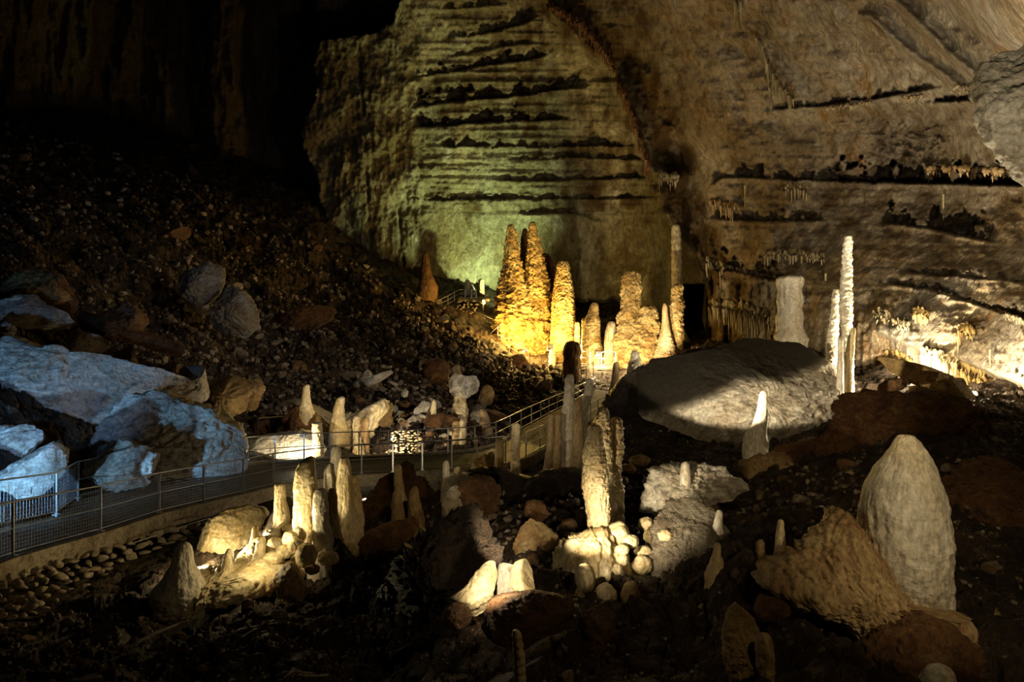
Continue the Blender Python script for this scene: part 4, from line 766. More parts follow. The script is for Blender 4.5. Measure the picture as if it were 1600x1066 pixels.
# ------------------------------------------------------------------ base icosphere for lumps and stones
import bmesh
def ico(sub):
    bm = bmesh.new(); bmesh.ops.create_icosphere(bm, subdivisions=sub, radius=1.0)
    bm.verts.ensure_lookup_table(); v = np.array([x.co[:] for x in bm.verts]); f = np.array([[q.index for q in t.verts] for t in bm.faces]); bm.free(); return v, f
I1, I2, I3, I4, I5 = ico(1), ico(2), ico(3), ico(4), ico(5)
for i, (px, py, rx, ry, d, lab, mat) in enumerate(LU):
    v, f = I5; v = v.copy(); n_ = 1 + 0.16 * fbm(v * 1.1 + i * 5.3, 3) * 1.5 + 0.03 * fbm(v * 5 + i, 3)
    v = v * n_[:, None] * np.array([rx, (rx + ry) / 2, ry]) * (d / F)
    me = mesh_np('flowstone_lump', v, f); tag(link('flowstone_lump', me, M[mat], None, P(px, py, d)), lab, 'flowstone lump')

def stone_mesh(seed, base=I3, amp=0.10, cuts=9):
    rs = np.random.RandomState(seed); v, f = base; v = v * rs.uniform([0.75, 0.6, 0.45], [1.25, 1.0, 0.9])
    for _ in range(cuts):
        nrm = rs.normal(size=3); nrm /= np.linalg.norm(nrm); h = v @ nrm; lim = h.max() * rs.uniform(.5, .85)
        v = v - np.clip(h - lim, 0, None)[:, None] * nrm
    return v * (1 + amp * fbm(v * 2.2 + seed, 4))[:, None], f
M['gravel'] = rock_mat('gravel_stone', (0.42, 0.35, 0.27), (0.27, 0.20, 0.14), (0.55, 0.5, 0.42), scale=0.5, bump=0.5, rough=0.9, spec=0.08, dist=0.05, mud_shade=(0.05, 0.035, 0.022), dirt=0.15)
M['rock_pale'] = rock_mat('pale_heap_rock', (0.60, 0.54, 0.42), (0.46, 0.38, 0.27), (0.66, 0.62, 0.52), scale=0.9, bump=0.7, rough=0.7, spec=0.25, dist=0.1, world=False)
STONES = []
for k in range(14):
    v, f = stone_mesh(100 + k); me = mesh_np('rock', v, f, smooth=False); me.materials.append(M['rock_a' if k % 3 else 'rock_b']); STONES.append(me)
rnd = random.Random(5)
# protect places where traced things stand: no loose stones in front of them
def sample_rocks(n, boxes, sizef, seed):
    """uniform over areas given in bearing and distance"""
    rs = np.random.RandomState(seed); out = []
    while len(out) < n:
        x0, x1, d0, d1, w_ = boxes[rs.choice(len(boxes), p=np.array([b[4] for b in boxes]) / sum(b[4] for b in boxes))]
        d = d0 * (d1 / d0) ** rs.rand(); px = rs.uniform(x0, x1); x = (px - CX) / F * d
        out.append((x, d, sizef(d, rs)))
    return out
def near_path(x, y, r=1.6):
    return any((x - q[0]) ** 2 + (y - q[1]) ** 2 < r * r for q in ALLP)
ALLP = []
for poly in (FRONT, BACKL, BACKR, RAMPL, RAMPR):
    for a, b_ in zip(poly, poly[1:]):
        for t in np.linspace(0, 1, 5): ALLP.append(a + (b_ - a) * t)
for f_, b_ in ((FRONT[i], BACKR[min(max(i - 6, 0), len(BACKR) - 1)]) for i in range(6, len(FRONT))):
    for t in np.linspace(0, 1, 6): ALLP.append(f_ + (b_ - f_) * t)
for f_, b_ in ((FRONT[i], BACKL[min(i, len(BACKL) - 1)]) for i in range(0, 6)):
    for t in np.linspace(0, 1, 6): ALLP.append(f_ + (b_ - f_) * t)
for f_, b_ in zip(RAMPL, RAMPR):
    for t in np.linspace(0, 1, 6): ALLP.append(f_ + (b_ - f_) * t)
ALLP = ALLP[:]
AREAS_FAR = [(0, 700, 38, 100, 5), (350, 800, 34, 80, 4), (0, 330, 26, 60, 1.5), (640, 880, 40, 84, 2)]
AREAS_NEAR = [(250, 640, 9, 13.5, 3), (560, 900, 11.5, 19, 2.2), (640, 1150, 7, 9.5, 1.5), (1010, 1350, 12.5, 17.5, 2), (0, 260, 9.5, 12.6, 1.5), (1480, 1640, 9.5, 15, 1), (560, 900, 8.6, 11.5, 1)]
PALES = []
for k_ in range(8):
    v, f = stone_mesh(500 + k_, I4, .16, 6); me = mesh_np('rock', v, f, smooth=True); me.materials.append(M['rock_pale'] if k_ % 4 else M['rock_b']); PALES.append(me)
def place_rocks(n, areas, sizef, seed, label, group, sink=.25, bank=None):
    k = 0
    for x, y, s in sample_rocks(n * 2, areas, sizef, seed):
        if near_path(x, y) or k >= n: continue
        k += 1
        o = bpy.data.objects.new('rock', (bank or STONES)[rnd.randrange(len(bank or STONES))]); COL.objects.link(o)
        z = float(rubble_z(x, y)[0]); o.location = (x, y, z + s * (0.42 - sink))
        o.rotation_euler = (rnd.uniform(-.5, .5), rnd.uniform(-.5, .5), rnd.uniform(0, 6.28)); o.scale = (s, s * rnd.uniform(.8, 1.2), s * rnd.uniform(.7, 1.1))
        tag(o, label, 'rock', group)
place_rocks(150, AREAS_FAR, lambda d, rs: d / F * rs.uniform(4.5, 12) * (2.2 if rs.rand() < .18 else 1), 11, 'loose broken limestone rock lying on the dark scree slope', 'rocks on the scree slope')
place_rocks(85, AREAS_NEAR, lambda d, rs: d / F * rs.uniform(6, 19), 12, 'loose brown rock among the dark rubble near the camera', 'rocks in the near rubble')
place_rocks(62, [(520, 770, 38, 54, 1), (590, 750, 36, 50, 2)], lambda d, rs: d / F * rs.uniform(5, 15), 14, 'pale lumpy rock heaped on the slope beyond the far handrail', 'pale rocks beyond the far handrail', 0.0, PALES)
def scree_stuff(name, n, areas, lo, hi, seed, mat, label, base=I1):
    V = []; Fs = []; k = 0; nv = len(base[0]); protos = [stone_mesh(300 + q, base, 0.06, 9)[0] for q in range(10)]; md = []
    pts = sample_rocks(n, areas, lambda d, rs: d / F * (lo + (hi - lo) * rs.rand() ** 2.0), seed)
    X = np.array([p[0] for p in pts]); Y = np.array([p[1] for p in pts]); Sz = np.array([p[2] for p in pts]); Z = rubble_z(X, Y)
    rs = np.random.RandomState(seed + 1); pa = np.array([q[:2] for q in ALLP]); dm = np.full(len(X), 9.0)
    for q in pa: dm = np.minimum(dm, (X - q[0]) ** 2 + (Y - q[1]) ** 2)
    rots = [np.linalg.qr(rs.normal(size=(3, 3)))[0] for _ in range(60)]
    for x, y, z, s, d2 in zip(X, Y, Z, Sz, dm):
        if d2 < 1.5: continue
        V.append(protos[rs.randint(10)] @ rots[rs.randint(60)] * s + (x, y, z + s * .3)); Fs.append(base[1] + k * nv); k += 1
        md.append(rs.uniform(0, .5) if rs.rand() < .3 else rs.uniform(.6, 1))
    me = mesh_np(name, np.concatenate(V), np.concatenate(Fs), smooth=False); attr(me, 'mud', np.repeat(md, nv))
    o = link(name, me, mat); tag(o, label, None, None, 'stuff'); o['category'] = 'gravel'
scree_stuff('scree_gravel', 10000, AREAS_FAR, 1.8, 8.5, 21, M['gravel'], 'countless small broken stones of the scree slope')
scree_stuff('rubble_gravel', 5200, AREAS_NEAR + [(700, 1000, 9, 16, 2), (1200, 1500, 8, 12, 1)], 1.2, 8.5, 22, M['gravel'], 'small stones of the rubble near the camera')

# ------------------------------------------------------------------ walkway and handrails
def strip(name, A, B_, top, thick, mat, parent=None):
    n = min(len(A), len(B_)); mb = MB(); v = []; f = []
    for i in range(n):
        for p in (A[i], B_[i]):
            v.append(p + (0, 0, top)); v.append(p + (0, 0, top - thick))
    for i in range(n - 1):
        k = 4 * i
        f += [[k, k + 4, k + 6, k + 2], [k + 1, k + 3, k + 7, k + 5], [k, k + 1, k + 5, k + 4], [k + 2, k + 6, k + 7, k + 3]]
    f += [[0, 2, 3, 1], [4 * (n - 1), 4 * (n - 1) + 1, 4 * (n - 1) + 3, 4 * (n - 1) + 2]]
    me = mesh_np(name, np.array(v), np.array(f), smooth=False); return link(name, me, mat, parent)
def resample(poly, n):
    poly = np.array(poly); L = np.concatenate([[0], np.cumsum(np.linalg.norm(np.diff(poly, axis=0), axis=1))]); t = np.linspace(0, L[-1], n)
    return [np.array([np.interp(q, L, poly[:, k]) for k in range(3)]) for q in t]
def offset(poly, w_):
    out = []
    for i, p in enumerate(poly):
        d = poly[min(i + 1, len(poly) - 1)] - poly[max(i - 1, 0)]; d = d / np.linalg.norm(d[:2]); out.append(p + np.array([-d[1], d[0], 0]) * w_)
    return out
walk = empty('walkway', tuple(FRONT[4])); tag(walk, 'long curving concrete cave walkway crossing the picture', 'walkway')
def adopt(o, parent): o.parent = parent; o.location = tuple(Vector(o.location) - Vector(parent.location)); return o
FR = resample(FRONT, 40)
backall = resample([BACKL[0], BACKL[1], BACKL[2], BACKL[3], BACKL[4], BACKL[5], BACKR[0]] + BACKR[1:-1] + [BACKR[-1]], 40)
adopt(strip('deck', FR, backall, -0.02, 0.16, M['deck']), walk)
ramp = strip('ramp_deck', resample(RAMPL, 14), resample(RAMPR, 14), -0.02, 0.2, M['concrete']); adopt(ramp, walk)
adopt(strip('edge_beam', offset(FR, -0.16), offset(FR, 0.06), 0.03, 0.42, M['concrete']), walk)
br = resample(BACKR, 20); adopt(strip('kerb', offset(br, -0.06), offset(br, 0.12), 0.05, 0.3, M['concrete']), walk)

def railing(label, poly, hgt=1.08, mesh=None, rail_r=0.022, post_r=0.028, extra=None, every=None, mid=True, base=0.06, name='handrail', bottom=True, plates=False):
    root = empty(name, tuple(poly[0])); tag(root, label, 'handrail')
    up = lambda h: [p + np.array([0, 0, h]) for p in poly]
    def add(nm, mb): o = mb.build(nm, M['steel'] if nm != 'wire_mesh' else M['wire'], None, smooth=(nm.endswith('rail'))); adopt(o, root); return o
    m = MB(); m.tube(up(hgt), rail_r); add('top_rail', m)
    if mid: m = MB(); m.tube(up(hgt * .52), rail_r * .7); add('middle_rail', m)
    if bottom: m = MB(); m.tube(up(0.10), rail_r * .55); add('bottom_rail', m)
    posts = poly if every is None else resample(poly, every)
    for p in posts:
        m = MB(); m.bar(p + (0, 0, -0.12), p + (0, 0, hgt), post_r * 1.8, post_r * .9); po = add('post', m)
        if plates:
            m = MB(); m.box(p + (0, 0, .03), .14, .14, .02); m.box(p + (.045, 0, .05), .02, .02, .03); m.box(p + (-.045, 0, .05), .02, .02, .03)
            fp = m.build('foot_plate', M['steel'], po)
    if mesh:
        m = MB(); seg = list(zip(poly, poly[1:]))[mesh[0]:mesh[1]]; pitch = mesh[2]
        for a, b_ in seg:
            L = np.linalg.norm(b_ - a); k = int(L / pitch)
            for q in range(1, k):
                p = a + (b_ - a) * q / k; m.bar(p + (0, 0, .1), p + (0, 0, hgt - .05), 0.0045)
            for q in range(1, int(0.95 / pitch)):
                m.bar(a + (0, 0, .1 + q * pitch), b_ + (0, 0, .1 + q * pitch), 0.0045)
        add('wire_mesh', m)
    return root
railing('near steel handrail with wire mesh along the front edge of the walkway', FRONT[:16], mesh=(0, 9, 0.075), plates=True)
railing('far-side steel handrail of the walkway in front of the blue boulders', BACKL, mesh=(0, 3, 0.09), plates=True)
railing('back steel handrail of the curved walkway in front of the bright flowstone', BACKR, mesh=(0, 6, 0.09), rail_r=.024)
railing('left steel handrail of the ramp leading to the giants', RAMPL, every=12, rail_r=.03, post_r=.03)
railing('right steel handrail of the ramp behind the twin stalagmites', [FRONT[-2]] + RAMPR, every=14, rail_r=.03, post_r=.03)
# low side rail beyond the walkway (upper left of the bright flowstone)
railing('lone thin rail frame rising left of the bright flowstone', [P(404, 688, 36), P(445, 683, 38)], hgt=1.15, mid=False, bottom=False, rail_r=.03)
# far platforms and stairs
def platform(label, pts, thick=0.4, name='viewing_platform'):
    v = [p for p in pts] + [p - (0, 0, thick) for p in pts]; n = len(pts)
    m = MB(); f = []
    for i in range(n): j = (i + 1) % n; f.append([i, i + n, j + n, j])
    f4 = np.array(f); me = mesh_np(name, np.array(v), [f4, np.array([list(range(n))]), np.array([list(range(2 * n - 1, n - 1, -1))])], smooth=False)
    o = link(name, me, M['concrete']); tag(o, label, 'platform')
platform('lower viewing platform at the foot of the giants', [P(822, 577, 82), P(885, 579, 82), P(890, 564, 92), P(826, 562, 92)])
platform('small viewing platform under the stepped golden stalagmite', [P(905, 572, 78), P(965, 573, 76), P(968, 563, 84), P(908, 562, 84)])
platform('upper terrace beside the glowing stub', [P(716, 467, 100), P(765, 467, 98), P(765, 462, 106), P(718, 462, 106)])
platform('stair landing left of the giants', [P(775, 527, 92), P(818, 527, 90), P(818, 521, 96), P(778, 521, 96)])
R9 = dict(rail_r=.035, post_r=.04)
railing('handrail of the lower viewing platform', [P(828, 574, 82), P(846, 576, 82), P(862, 577, 82), P(885, 578, 82)], hgt=1.7, **R9)
railing('handrail of the platform under the stepped golden stalagmite', [P(905, 569, 78), P(922, 570, 78), P(940, 571, 77), P(962, 571, 76)], hgt=1.5, **R9)
railing('handrail of the upper terrace', [P(718, 466, 100), P(727, 466, 100), P(737, 466, 99), P(744, 466, 99)], hgt=1.25, **R9)
railing('sloping handrail of the stairs climbing to the upper terrace', [P(689, 481, 98), P(700, 476, 98), P(710, 470, 99), P(718, 466, 100)], hgt=1.25, **R9)
railing('row of thin posts at the lower end of the upper stairs', [P(666, 481, 97), P(674, 481, 97), P(682, 481, 97), P(690, 481, 97)], hgt=1.1, mid=False, bottom=False, **R9)
railing('inner handrail of the stairs descending to the landing', [P(742, 502, 98), P(757, 508, 96), P(773, 516, 94), P(790, 524, 92), P(803, 524, 92)], hgt=1.35, **R9)
railing('outer handrail of the landing left of the giants', [P(749, 542, 90), P(761, 542, 90), P(778, 526, 90), P(806, 527, 90), P(812, 527, 90)], hgt=1.3, mid=False, **R9)
railing('handrail of the dark stairs dropping to the lower platform', [P(783, 546, 89), P(796, 554, 88), P(808, 561, 87), P(820, 568, 86), P(828, 574, 83)], hgt=1.8, **R9)
railing('handrail of the steps in front of the dark brown pillar', [P(903, 598, 66), P(908, 596, 66), P(916, 594, 66), P(927, 586, 68)], hgt=1.3, **R9)
def steps(label, a, b_, width, n, name='staircase'):
    root = empty(name, tuple(a)); tag(root, label, 'stairs')
    for i in range(n):
        p = a + (b_ - a) * i / n; m = MB(); m.box(p + (0, width / 2, 0), abs(b_[0] - a[0]) / n * 1.25 + .02, width, 0.12); adopt(m.build('step', M['concrete']), root)
    m = MB(); m.bar(a + (0, 0, -.2), b_ + (0, 0, -.2), .15, .3); adopt(m.build('stringer', M['concrete']), root)
steps('stairs descending from the upper terrace to the landing', P(748, 506, 96), P(786, 526, 92), 2.0, 12)
steps('dark stairs dropping from the landing to the lower platform', P(783, 548, 89), P(826, 576, 84), 2.0, 14)

# dry-stone retaining walls: stones are the pattern of one built wall
def stone_wall(label, grid, d_of, mat, sx, sy, seed, name='retaining_wall', cat='stone wall'):
    rs = np.random.RandomState(seed); V = []; Fs = []; k = 0; nv = len(I2[0])
    for (px, py) in grid:
        d = d_of(px, py); c = P(px + rs.uniform(-2, 2), py + rs.uniform(-2, 2), d)
        v = stone_mesh(rs.randint(9999), I2, .05, 16)[0] * np.array([sx, .8 * sx, sy]) * rs.uniform(.8, 1.15) * d / F
        a = rs.uniform(-.35, .35); R_ = np.array([[math.cos(a), 0, -math.sin(a)], [0, 1, 0], [math.sin(a), 0, math.cos(a)]])
        V.append(v @ R_.T + c); Fs.append(I2[1] + k * nv); k += 1
    me = mesh_np(name, np.concatenate(V), np.concatenate(Fs), smooth=True); o = link(name, me, mat); tag(o, label, cat); return o
def edge_y(px): return np.interp(px, [-110, 20, 157, 249, 318, 380, 427], [920, 871, 833, 803, 786, 772, 760])
def edge_d(px): return np.interp(px, [-110, 20, 157, 249, 318, 380, 427], [p[1] for p in FRONT[1:8]])
g = []
for row in range(9):
    x = -60 + (row % 2) * 9
    while x < 322:
        g.append((x, edge_y(x) + 30 + row * 11)); x += 19
stone_wall('dry-stone retaining wall under the left end of the walkway', g, lambda px, py: edge_d(px) - 0.15 - 0.012 * (py - edge_y(px)), M['masonry'], 14, 9, 3)
g = [(x, y) for y in range(472, 500, 5) for x in range(714 - (y - 472) // 6, 750 - (y - 472) // 2, 6)]
stone_wall('masonry wall supporting the upper terrace', g, lambda px, py: 98.5, M['masonry'], 3.6, 3.0, 4)
g = [(x, y) for y in range(675, 710, 4) for x in range(614, 658, 6)]
stone_wall('squared masonry block lit from its foot behind the far handrail', g, lambda px, py: 33.0, M['flow'], 3.8, 2.6, 5)
# bright white flowstone and hump beyond the walkway, plus a pebbly bank
BB = [dict(label='glaring white flowstone bank lit by a hidden floodlight', d=32, out=[(392, 700), (402, 684), (430, 680), (462, 678), (492, 684), (502, 695), (510, 705), (500, 716), (470, 722), (440, 716), (415, 708)], mat='flowwhite', t=0.5, lean=(0, 1.0), cuts=3, amp=0.05, fz=1, name='flowstone_bank', cat='flowstone', seed=81, mudf=None, round=.75, dc=.72, res=1.5),
      dict(label='arched tan flowstone hump carrying two stalagmites', d=37, out=[(448, 640), (465, 628), (490, 640), (520, 655), (545, 652), (570, 640), (590, 625), (600, 640), (580, 670), (565, 700), (540, 712), (520, 705), (500, 690), (490, 665), (470, 650)], mat='flow', t=0.4, lean=(0, .5), cuts=0, amp=0.09, fz=1, name='flowstone_hump', cat='flowstone', seed=82, mudf=None, round=.85, dc=.72, res=1.6),
      dict(label='pebbly grey bank behind the far handrail', d=38, out=[(650, 712), (655, 685), (675, 676), (705, 674), (728, 682), (730, 700), (700, 714)], mat='grey', t=0.6, lean=(0, .8), cuts=0, amp=0.16, fz=2.5, name='pebble_bank', cat='rock bank', seed=83, mudf=None, round=.8, dc=.72, res=1.6)]
for i, b in enumerate(BB): boulder(b, 200 + i)
# spurs of the near ceiling: part of the cave shell
for i, (nm, d, out, t) in enumerate((('ceiling', 15, [(1547, 96), (1540, 130), (1537, 172), (1552, 208), (1578, 232), (1602, 262), (1680, 330), (1780, 330), (1780, 60), (1660, 60), (1600, 84)], .35),)):
    b = dict(label='bright overhanging ceiling spur', d=d, out=out, mat='pale', t=t, lean=(0, 0), cuts=14, amp=.04, fz=1, name=nm, cat=None, seed=90 + i, mudf=None, round=.7, dc=.72, res=1.3)
    o = boulder(b, 90 + i); o['kind'] = 'structure'

# ------------------------------------------------------------------ draperies and hanging stalactites
def drapery(label, line, lens, sp, r, mat, dd=0.5, seed=1, name='flowstone_drapery', cat='drapery', depth=None):
    """line: pixels of the lip; lens: (min,max) px; cones hang from the wall's face"""
    rs = np.random.RandomState(seed); m = MB(); xs = [q[0] for q in line]; ys = [q[1] for q in line]
    x = xs[0]; first = None; tops = []; gx_ = np.linspace(xs[0], xs[-1], 48); gd_ = wall_depth(gx_, np.interp(gx_, xs, ys))
    while x < xs[-1]:
        y = float(np.interp(x, xs, ys)) + rs.uniform(-2, 2); d = float(np.interp(x, gx_, gd_)) - 1.4 * dd * rs.uniform(.5, 1.3)
        L = lens[0] + (lens[1] - lens[0]) * rs.rand() ** 1.7 * (0.5 + 0.5 * math.sin(math.pi * (x - xs[0]) / (xs[-1] - xs[0] + 1e-6)) + .2)
        p = P(x, y, d); k = d / F; rr = r * k * rs.uniform(.7, 1.4)
        pts = [p + np.array([rs.normal() * .15 * rr, rs.normal() * .15 * rr, -L * k * t]) for t in (-.04 - .1 * rs.rand(), 0.05, .3, .55, .8, 1.0)]
        pts[0] = pts[0] * (1 + 1.3 * dd / d); pts[1] = pts[1] * (1 + .25 * dd / d); w3 = rs.uniform(.8, 1.3)
        m.tube(pts, [rr * .5, rr * 1.25, rr * .95 * w3, rr * .7, rr * .42, rr * .08]); first = first if first is not None else p
        tops.append(pts[0]); x += sp * rs.uniform(.6, 1.3)
    m.tube(tops, .6 * rr)
    o = m.build(name, mat, None, True); tag(o, label, cat); return o
DR = [('fan of yellow draperies left of the pointed cracked slab', [(1385, 552), (1400, 554), (1422, 562)], (30, 48), 2.2, 2.0, 'drape', .5),
      ('widest curtain of bright draperies right of the cracked slab', [(1440, 545), (1470, 553), (1495, 562)], (25, 45), 2.6, 2.4, 'flow', .6),
      ('long yellow draperies descending below the bright curtain', [(1496, 565), (1515, 572), (1535, 582)], (45, 85), 3, 2.8, 'drape', .6),
      ('lowest yellow draperies above the brown mound', [(1536, 590), (1548, 598), (1560, 606)], (30, 55), 3, 3, 'drape', .6),
      ('domed drapery like a jellyfish alone on the rough right wall', [(1498, 512), (1510, 508), (1522, 516)], (22, 42), 1.8, 2.0, 'drape', .7),
      ('orange drapery above and left of the jellyfish one', [(1426, 486), (1438, 484), (1450, 490)], (28, 46), 2, 2.0, 'drape', .8),
      ('pale hanging folds right of the tall thin column', [(1365, 490), (1378, 486), (1390, 492)], (30, 62), 2.4, 2.0, 'drapepale', .9),
      ('short ochre fringe between the pale folds and the orange drapery', [(1395, 500), (1420, 505)], (14, 34), 2.6, 1.8, 'drapepale', .8),
      ('white fringe along the upper right bed of the wall', [(1455, 452), (1500, 466), (1550, 482), (1600, 500)], (6, 18), 3, 1.5, 'drapepale', .6),
      ('pale fringe in the shadow behind the yellow fan', [(1345, 590), (1365, 586), (1385, 590)], (8, 22), 2.4, 1.5, 'drapepale', .6),
      ('white row of short stalactites under the spur at the far right ledge', [(1490, 136), (1520, 134), (1552, 132)], (5, 14), 2.4, 1.2, 'drapepale', .6),
      ('pale fringe on the middle of the long upper ledge', [(1290, 168), (1330, 164), (1362, 160)], (4, 10), 2.4, 1.4, 'drapepale', .5),
      ('pale fringe right of the middle one on the long upper ledge', [(1408, 152), (1440, 150)], (4, 12), 2.4, 1.3, 'drapepale', .5),
      ('hanging spear cluster at the top edge of the vault', [(1148, -8), (1158, -6), (1168, -8)], (22, 52), 3, 2.6, 'drapepale', 1.5),
      ('smaller spear cluster left of the hanging spears', [(1056, -6), (1066, -6)], (14, 26), 3, 1.8, 'drapepale', 1.5),
      ('long ochre fringe running down the vault from the spears', [(1182, 50), (1192, 70), (1205, 100), (1222, 130), (1240, 150)], (18, 46), 2.6, 1.8, 'drapepale', 1.2),
      ('thin white seep line of stalactites at the middle of the vault', [(1200, 95), (1204, 130), (1206, 165)], (24, 60), 1.4, 1.2, 'drapepale', 1.0),
      ('dark stalactite fringe hanging from the broken arch, upper part', [(860, 5), (905, 30), (945, 75), (962, 110)], (12, 34), 3, 2.2, 'giantdark', 2.5),
      ('dark stalactite fringe hanging from the broken arch, lower part', [(965, 120), (985, 160), (1000, 210), (1015, 260)], (18, 50), 1.6, 2.6, 'giantdark', 3),
      ('golden fringe beneath the pocket of the broken arch', [(1030, 268), (1045, 275), (1060, 272)], (12, 36), 3, 1.8, 'drapepale', 2.5),
      ('curtain of tan draperies right of the wall hollow', [(1108, 470), (1135, 475), (1165, 478), (1200, 492)], (28, 66), 3.2, 2.2, 'drapepale', 1.2),
      ('upper tan curtain under the rough brown band', [(1105, 405), (1140, 418), (1180, 430), (1212, 436)], (16, 48), 3.2, 2.0, 'drapepale', 1.2),
      ('fringe of thin stalactites above the flat-topped pillar', [(1195, 395), (1225, 392), (1260, 395), (1290, 400)], (12, 34), 3.4, 1.6, 'drapepale', 1.0),
      ('white straws under the long black ledge', [(1228, 290), (1240, 288), (1262, 292)], (14, 42), 4.5, 1.5, 'drapepale', 1.0),
      ('rust coloured fringe below the long black ledge at the left', [(1110, 312), (1140, 318), (1160, 322)], (10, 28), 3.6, 1.8, 'flowbrown', 1.0),
      ('rusty short stalactites inside the black undercut', [(1450, 262), (1500, 262), (1550, 264), (1590, 266)], (8, 20), 5, 3.0, 'flowbrown', 1.2)]
for i, (lab, line, lens, sp, r, mt, dd) in enumerate(DR): drapery(lab, line, lens, sp, r, M[mt], dd, i + 5)
for i, (px, py, L, lab) in enumerate([(1474, 306, 40, 'lone thin stalactite below the black ledge at the right'), (1164, 292, 34, 'thin white stalactite below the rusty fringe'), (1290, 432, 90, 'long thin straw left of the shorter knobbly column'), (1497, 530, 30, 'single brownish peg stalactite beside the jellyfish drapery'), (1547, 548, 26, 'faint peg stalactite lower right of the jellyfish drapery'), (1341, 66, 22, 'faint white stalactite high on the vault')]):
    d = float(wall_depth(np.array([px * 1.0]), np.array([py * 1.0]))[0]) - 0.8; k = d / F; m = MB(); p = P(px, py, d)
    m.tube([p + np.array([0, 0.2 * (t == 0), -L * k * t]) for t in (-.05, .2, .5, .8, 1)], [1.6 * k, 1.4 * k, 1.2 * k, .9 * k, .2 * k]); tag(m.build('stalactite', M['drapepale'], None, True), lab, 'stalactite')

# ------------------------------------------------------------------ floodlight fixtures seen in the photo
def floodlight(label, p, s, lens, yaw=0.0, pole=0.0, aim=(0, -1, 0)):
    root = empty('floodlight', tuple(p)); tag(root, label, 'floodlight'); 
    aim = np.array(aim, float); aim /= np.linalg.norm(aim); x = np.cross(aim, (0, 0, 1)); x /= np.linalg.norm(x); z = np.cross(x, aim)
    m = MB(); m.box((0, 0, 0), s, s * .5, s * .7, (x, aim, z)); m.box(-aim * s * .33, s * .8, s * .2, s * .5, (x, aim, z)); hs = m.build('housing', M['black'], root)
    m = MB(); m.box(aim * s * .27, s * .84, s * .05, s * .54, (x, aim, z)); m.build('lens', M[lens], hs)
    m = MB(); m.bar((-s * .55, 0, 0), (-s * .55, 0, -s * .7), s * .06); m.bar((s * .55, 0, 0), (s * .55, 0, -s * .7), s * .06); m.bar((-s * .55, 0, -s * .7), (s * .55, 0, -s * .7), s * .06)
    if pole: m.bar((0, 0, -s * .7), (0, 0, -s * .7 - pole), s * .1)
    m.build('bracket', M['steel'], root)
floodlight('glowing floodlight below the upper terrace', P(755, 471, 97), 0.42, 'lenswarm', pole=1.0, aim=(.5, -.8, .3))
floodlight('small greenish lamp on the dark stairs', P(818, 549, 87), 0.3, 'lens', pole=1.4)
floodlight('black floodlight housing on a pole at the lower platform', P(860, 541, 86), 0.75, 'black', pole=1.5, aim=(0, 1, .2))
floodlight('black floodlight housing before the stepped golden stalagmite', P(935, 554, 78), 0.6, 'black', pole=.8, aim=(0, 1, .2))

# cable run below the walkway edge
m = MB(); pl = [P(a, b_, c) for a, b_, c in ((210, 848, 16.0), (260, 832, 17), (300, 818, 17.8), (340, 806, 18.6), (372, 798, 19.6))]
m.tube(pl, .012); tag(m.build('cable', M['steel'], None, True), 'thin cable run beneath the walkway edge above the lit boulder', 'cable')

# ------------------------------------------------------------------ lamps of the cave, plus unseen fill spots added
WARM = (1.0, .74, .36); GOLD = (1.0, .62, .14); WHITE = (1.0, .82, .52); BLUE = (.24, .56, 1.0); GREEN = (.80, 1.0, .45)
def point(p, e, c, r=.15):
    l = bpy.data.lights.new('lamp', 'POINT'); l.energy = e; l.color = c; l.shadow_soft_size = r
    o = bpy.data.objects.new('lamp', l); o.location = tuple(p); COL.objects.link(o); return o
def spot(p, t, e, c, ang=60, blend=.6, r=.1):
    l = bpy.data.lights.new('spot_lamp', 'SPOT'); l.energy = e; l.color = c; l.spot_size = math.radians(ang); l.spot_blend = blend; l.shadow_soft_size = r
    o = bpy.data.objects.new('spot_lamp', l); o.location = tuple(p); o.rotation_euler = (Vector(tuple(t)) - Vector(tuple(p))).to_track_quat('-Z', 'Y').to_euler(); COL.objects.link(o); return o
# the giants
point(P(822, 528, 85.5), 7500, GOLD, .3)
point(P(786, 512, 87), 2200, GOLD, .3)
spot(P(806, 548, 78), P(815, 440, 91), 3800, GOLD, 60, .9)
spot(P(880, 560, 80), P(882, 470, 88), 6000, GOLD, 70, .8)
point(P(858, 552, 83), 1500, GOLD, .2)
point(P(757, 472, 96.5), 600, GOLD, .2)
# central massif
point(P(935, 560, 76.5), 1900, WARM, .2)
spot(P(960, 590, 66), P(995, 490, 78), 15000, WHITE, 60, .8)
point(P(975, 572, 73.5), 700, WARM, .2)
point(P(1030, 575, 71), 700, WARM, .2)
spot(P(1040, 560, 70), P(1058, 420, 84), 5000, WHITE, 60, .8)
# green wash over the back wall
spot(P(800, 480, 100.5), P(735, 350, 112), 24000, GREEN, 96, .9, .3)
spot(P(760, 560, 74), P(780, 130, 106), 90000, (.86, .86, .42), 44, 1.0, .4)
spot(P(900, 560, 80), P(900, 300, 112), 20000, (1.0, .76, .30), 90, 1.0, .4)
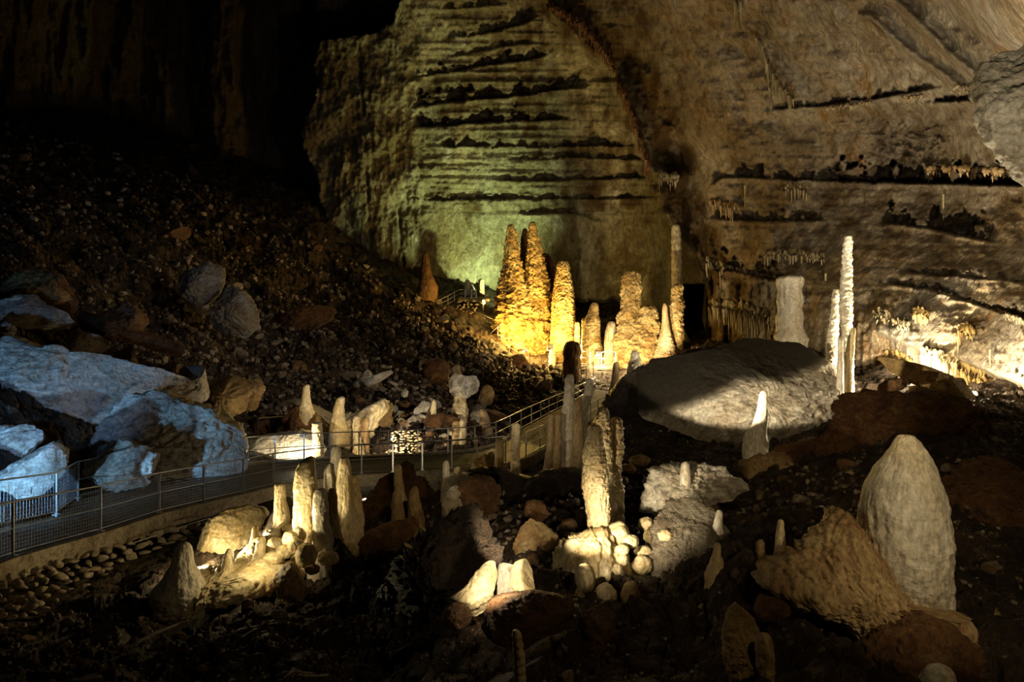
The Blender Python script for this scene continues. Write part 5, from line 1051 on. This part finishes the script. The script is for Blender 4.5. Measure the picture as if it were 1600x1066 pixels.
# right vault and wall
spot(P(1395, 640, 27), P(1290, 40, 62), 105000, (1.0, .84, .58), 70, 1.0, .3)
spot(P(1560, 430, 18), P(1440, 0, 40), 16000, (1.0, .86, .62), 80, 1.0, .3)
point(P(1405, 600, 30), 5000, WHITE, .12)
point(P(1490, 612, 27.5), 5000, WHITE, .12)
spot(P(1575, 665, 24), P(1530, 520, 34), 6000, WHITE, 90, .8, .2)
spot(P(1300, 250, 6), P(1440, 700, 18), 520, WARM, 60, 1.0, .1)  # unseen front fill, added so the brown mound and slope show
spot(P(1170, 570, 54), P(1180, 460, 70), 9000, WARM, 120, .9, .2)
spot(P(1400, 598, 35), P(1500, 490, 42), 20000, WHITE, 84, .9, .2)
spot(P(1450, 560, 8), P(1590, 130, 15), 2200, WHITE, 50, .8, .2)
# two-tone boulder and tall thin column
L0 = P(960, 700, 17); T0 = P(1110, 655, 26) - L0; az = math.atan2(T0[0], T0[1]) + .10; el = math.atan2(T0[2], math.hypot(T0[0], T0[1])) + math.radians(39)
spot(L0, L0 + np.array([math.sin(az) * math.cos(el), math.cos(az) * math.cos(el), math.sin(el)]), 7500, WHITE, 82, .08, .06)
spot(P(1000, 300, 8), P(1180, 650, 26), 420, WARM, 40, 1.0, .1)
spot(P(1200, 540, 36), P(1322, 460, 30), 170, WHITE, 70, .6, .1)
# slender group
spot(P(760, 660, 15), P(905, 660, 24), 600, WHITE, 26, .9, .05)
point(P(792, 850, 8.9), 8, WHITE, .03)
# biggest stalagmite
spot(P(1850, 640, 5.0), P(1430, 830, 9.0), 220, (1.0, .78, .44), 60, .8, .1)
# great ragged stalagmite and the hidden lamp before it
spot(P(905, 842, 10.75), P(934, 800, 12), 130, WHITE, 100, .9, .04)
spot(P(890, 868, 10.0), P(985, 860, 11.2), 60, WHITE, 60, .9, .04)
point(P(783, 912, 8.3), 7, WHITE, .03)
spot(P(758, 925, 7.9), P(795, 905, 9), 75, WHITE, 90, .9, .03)
spot(P(830, 895, 8.6), P(1085, 762, 13.4), 1300, WHITE, 32, .8, .04)
spot(P(800, 865, 9.6), P(725, 785, 16), 420, WHITE, 50, .9, .04)
spot(P(890, 800, 12.6), P(950, 680, 14), 90, WHITE, 60, .8, .04)
# left cluster
point(P(316, 868, 14.4), 60, (1.0, .80, .42), .04)
spot(P(322, 868, 14.85), P(500, 785, 14.6), 620, (1.0, .80, .42), 60, .5, .04)
spot(P(330, 872, 14.0), P(500, 780, 14.4), 420, (1.0, .80, .42), 60, .5, .04)
spot(P(395, 868, 12.8), P(500, 770, 14.7), 200, (1.0, .80, .42), 60, .9, .04)
point(P(402, 862, 13.0), 22, (1.0, .80, .42), .04)
spot(P(720, 620, 12), P(620, 800, 16), 110, WARM, 50, 1.0, .1)  # unseen warm fill, added so the stubs under the bend show
# beyond the walkway
point(P(466, 702, 30.2), 420, WHITE, .05)
point(P(640, 708, 31.5), 60, WARM, .05)
point(P(572, 772, 21.5), 80, WHITE, .05)
point(P(672, 765, 19.5), 14, GOLD, .05)
spot(P(570, 712, 30.5), P(690, 635, 40), 2600, WHITE, 60, .8, .08)
spot(P(560, 722, 30), P(540, 640, 37), 500, WARM, 80, .8, .08)
# blue floodlight on the left
spot(P(-250, 850, 12.0), P(150, 660, 24), 5200, BLUE, 60, .7, .08)
spot(P(-120, 700, 12.0), P(60, 500, 32), 2200, (.25, .5, 1), 50, .8, .08)
# unseen fill spots added to lift the scree and the foreground
spot(P(2600, -300, 12), P(430, 600, 50), 16000, (1.0, .88, .72), 33, 1.0, .3)
spot(P(1900, 200, 4), P(900, 900, 11), 105, (1.0, .72, .35), 110, 1.0, .1)
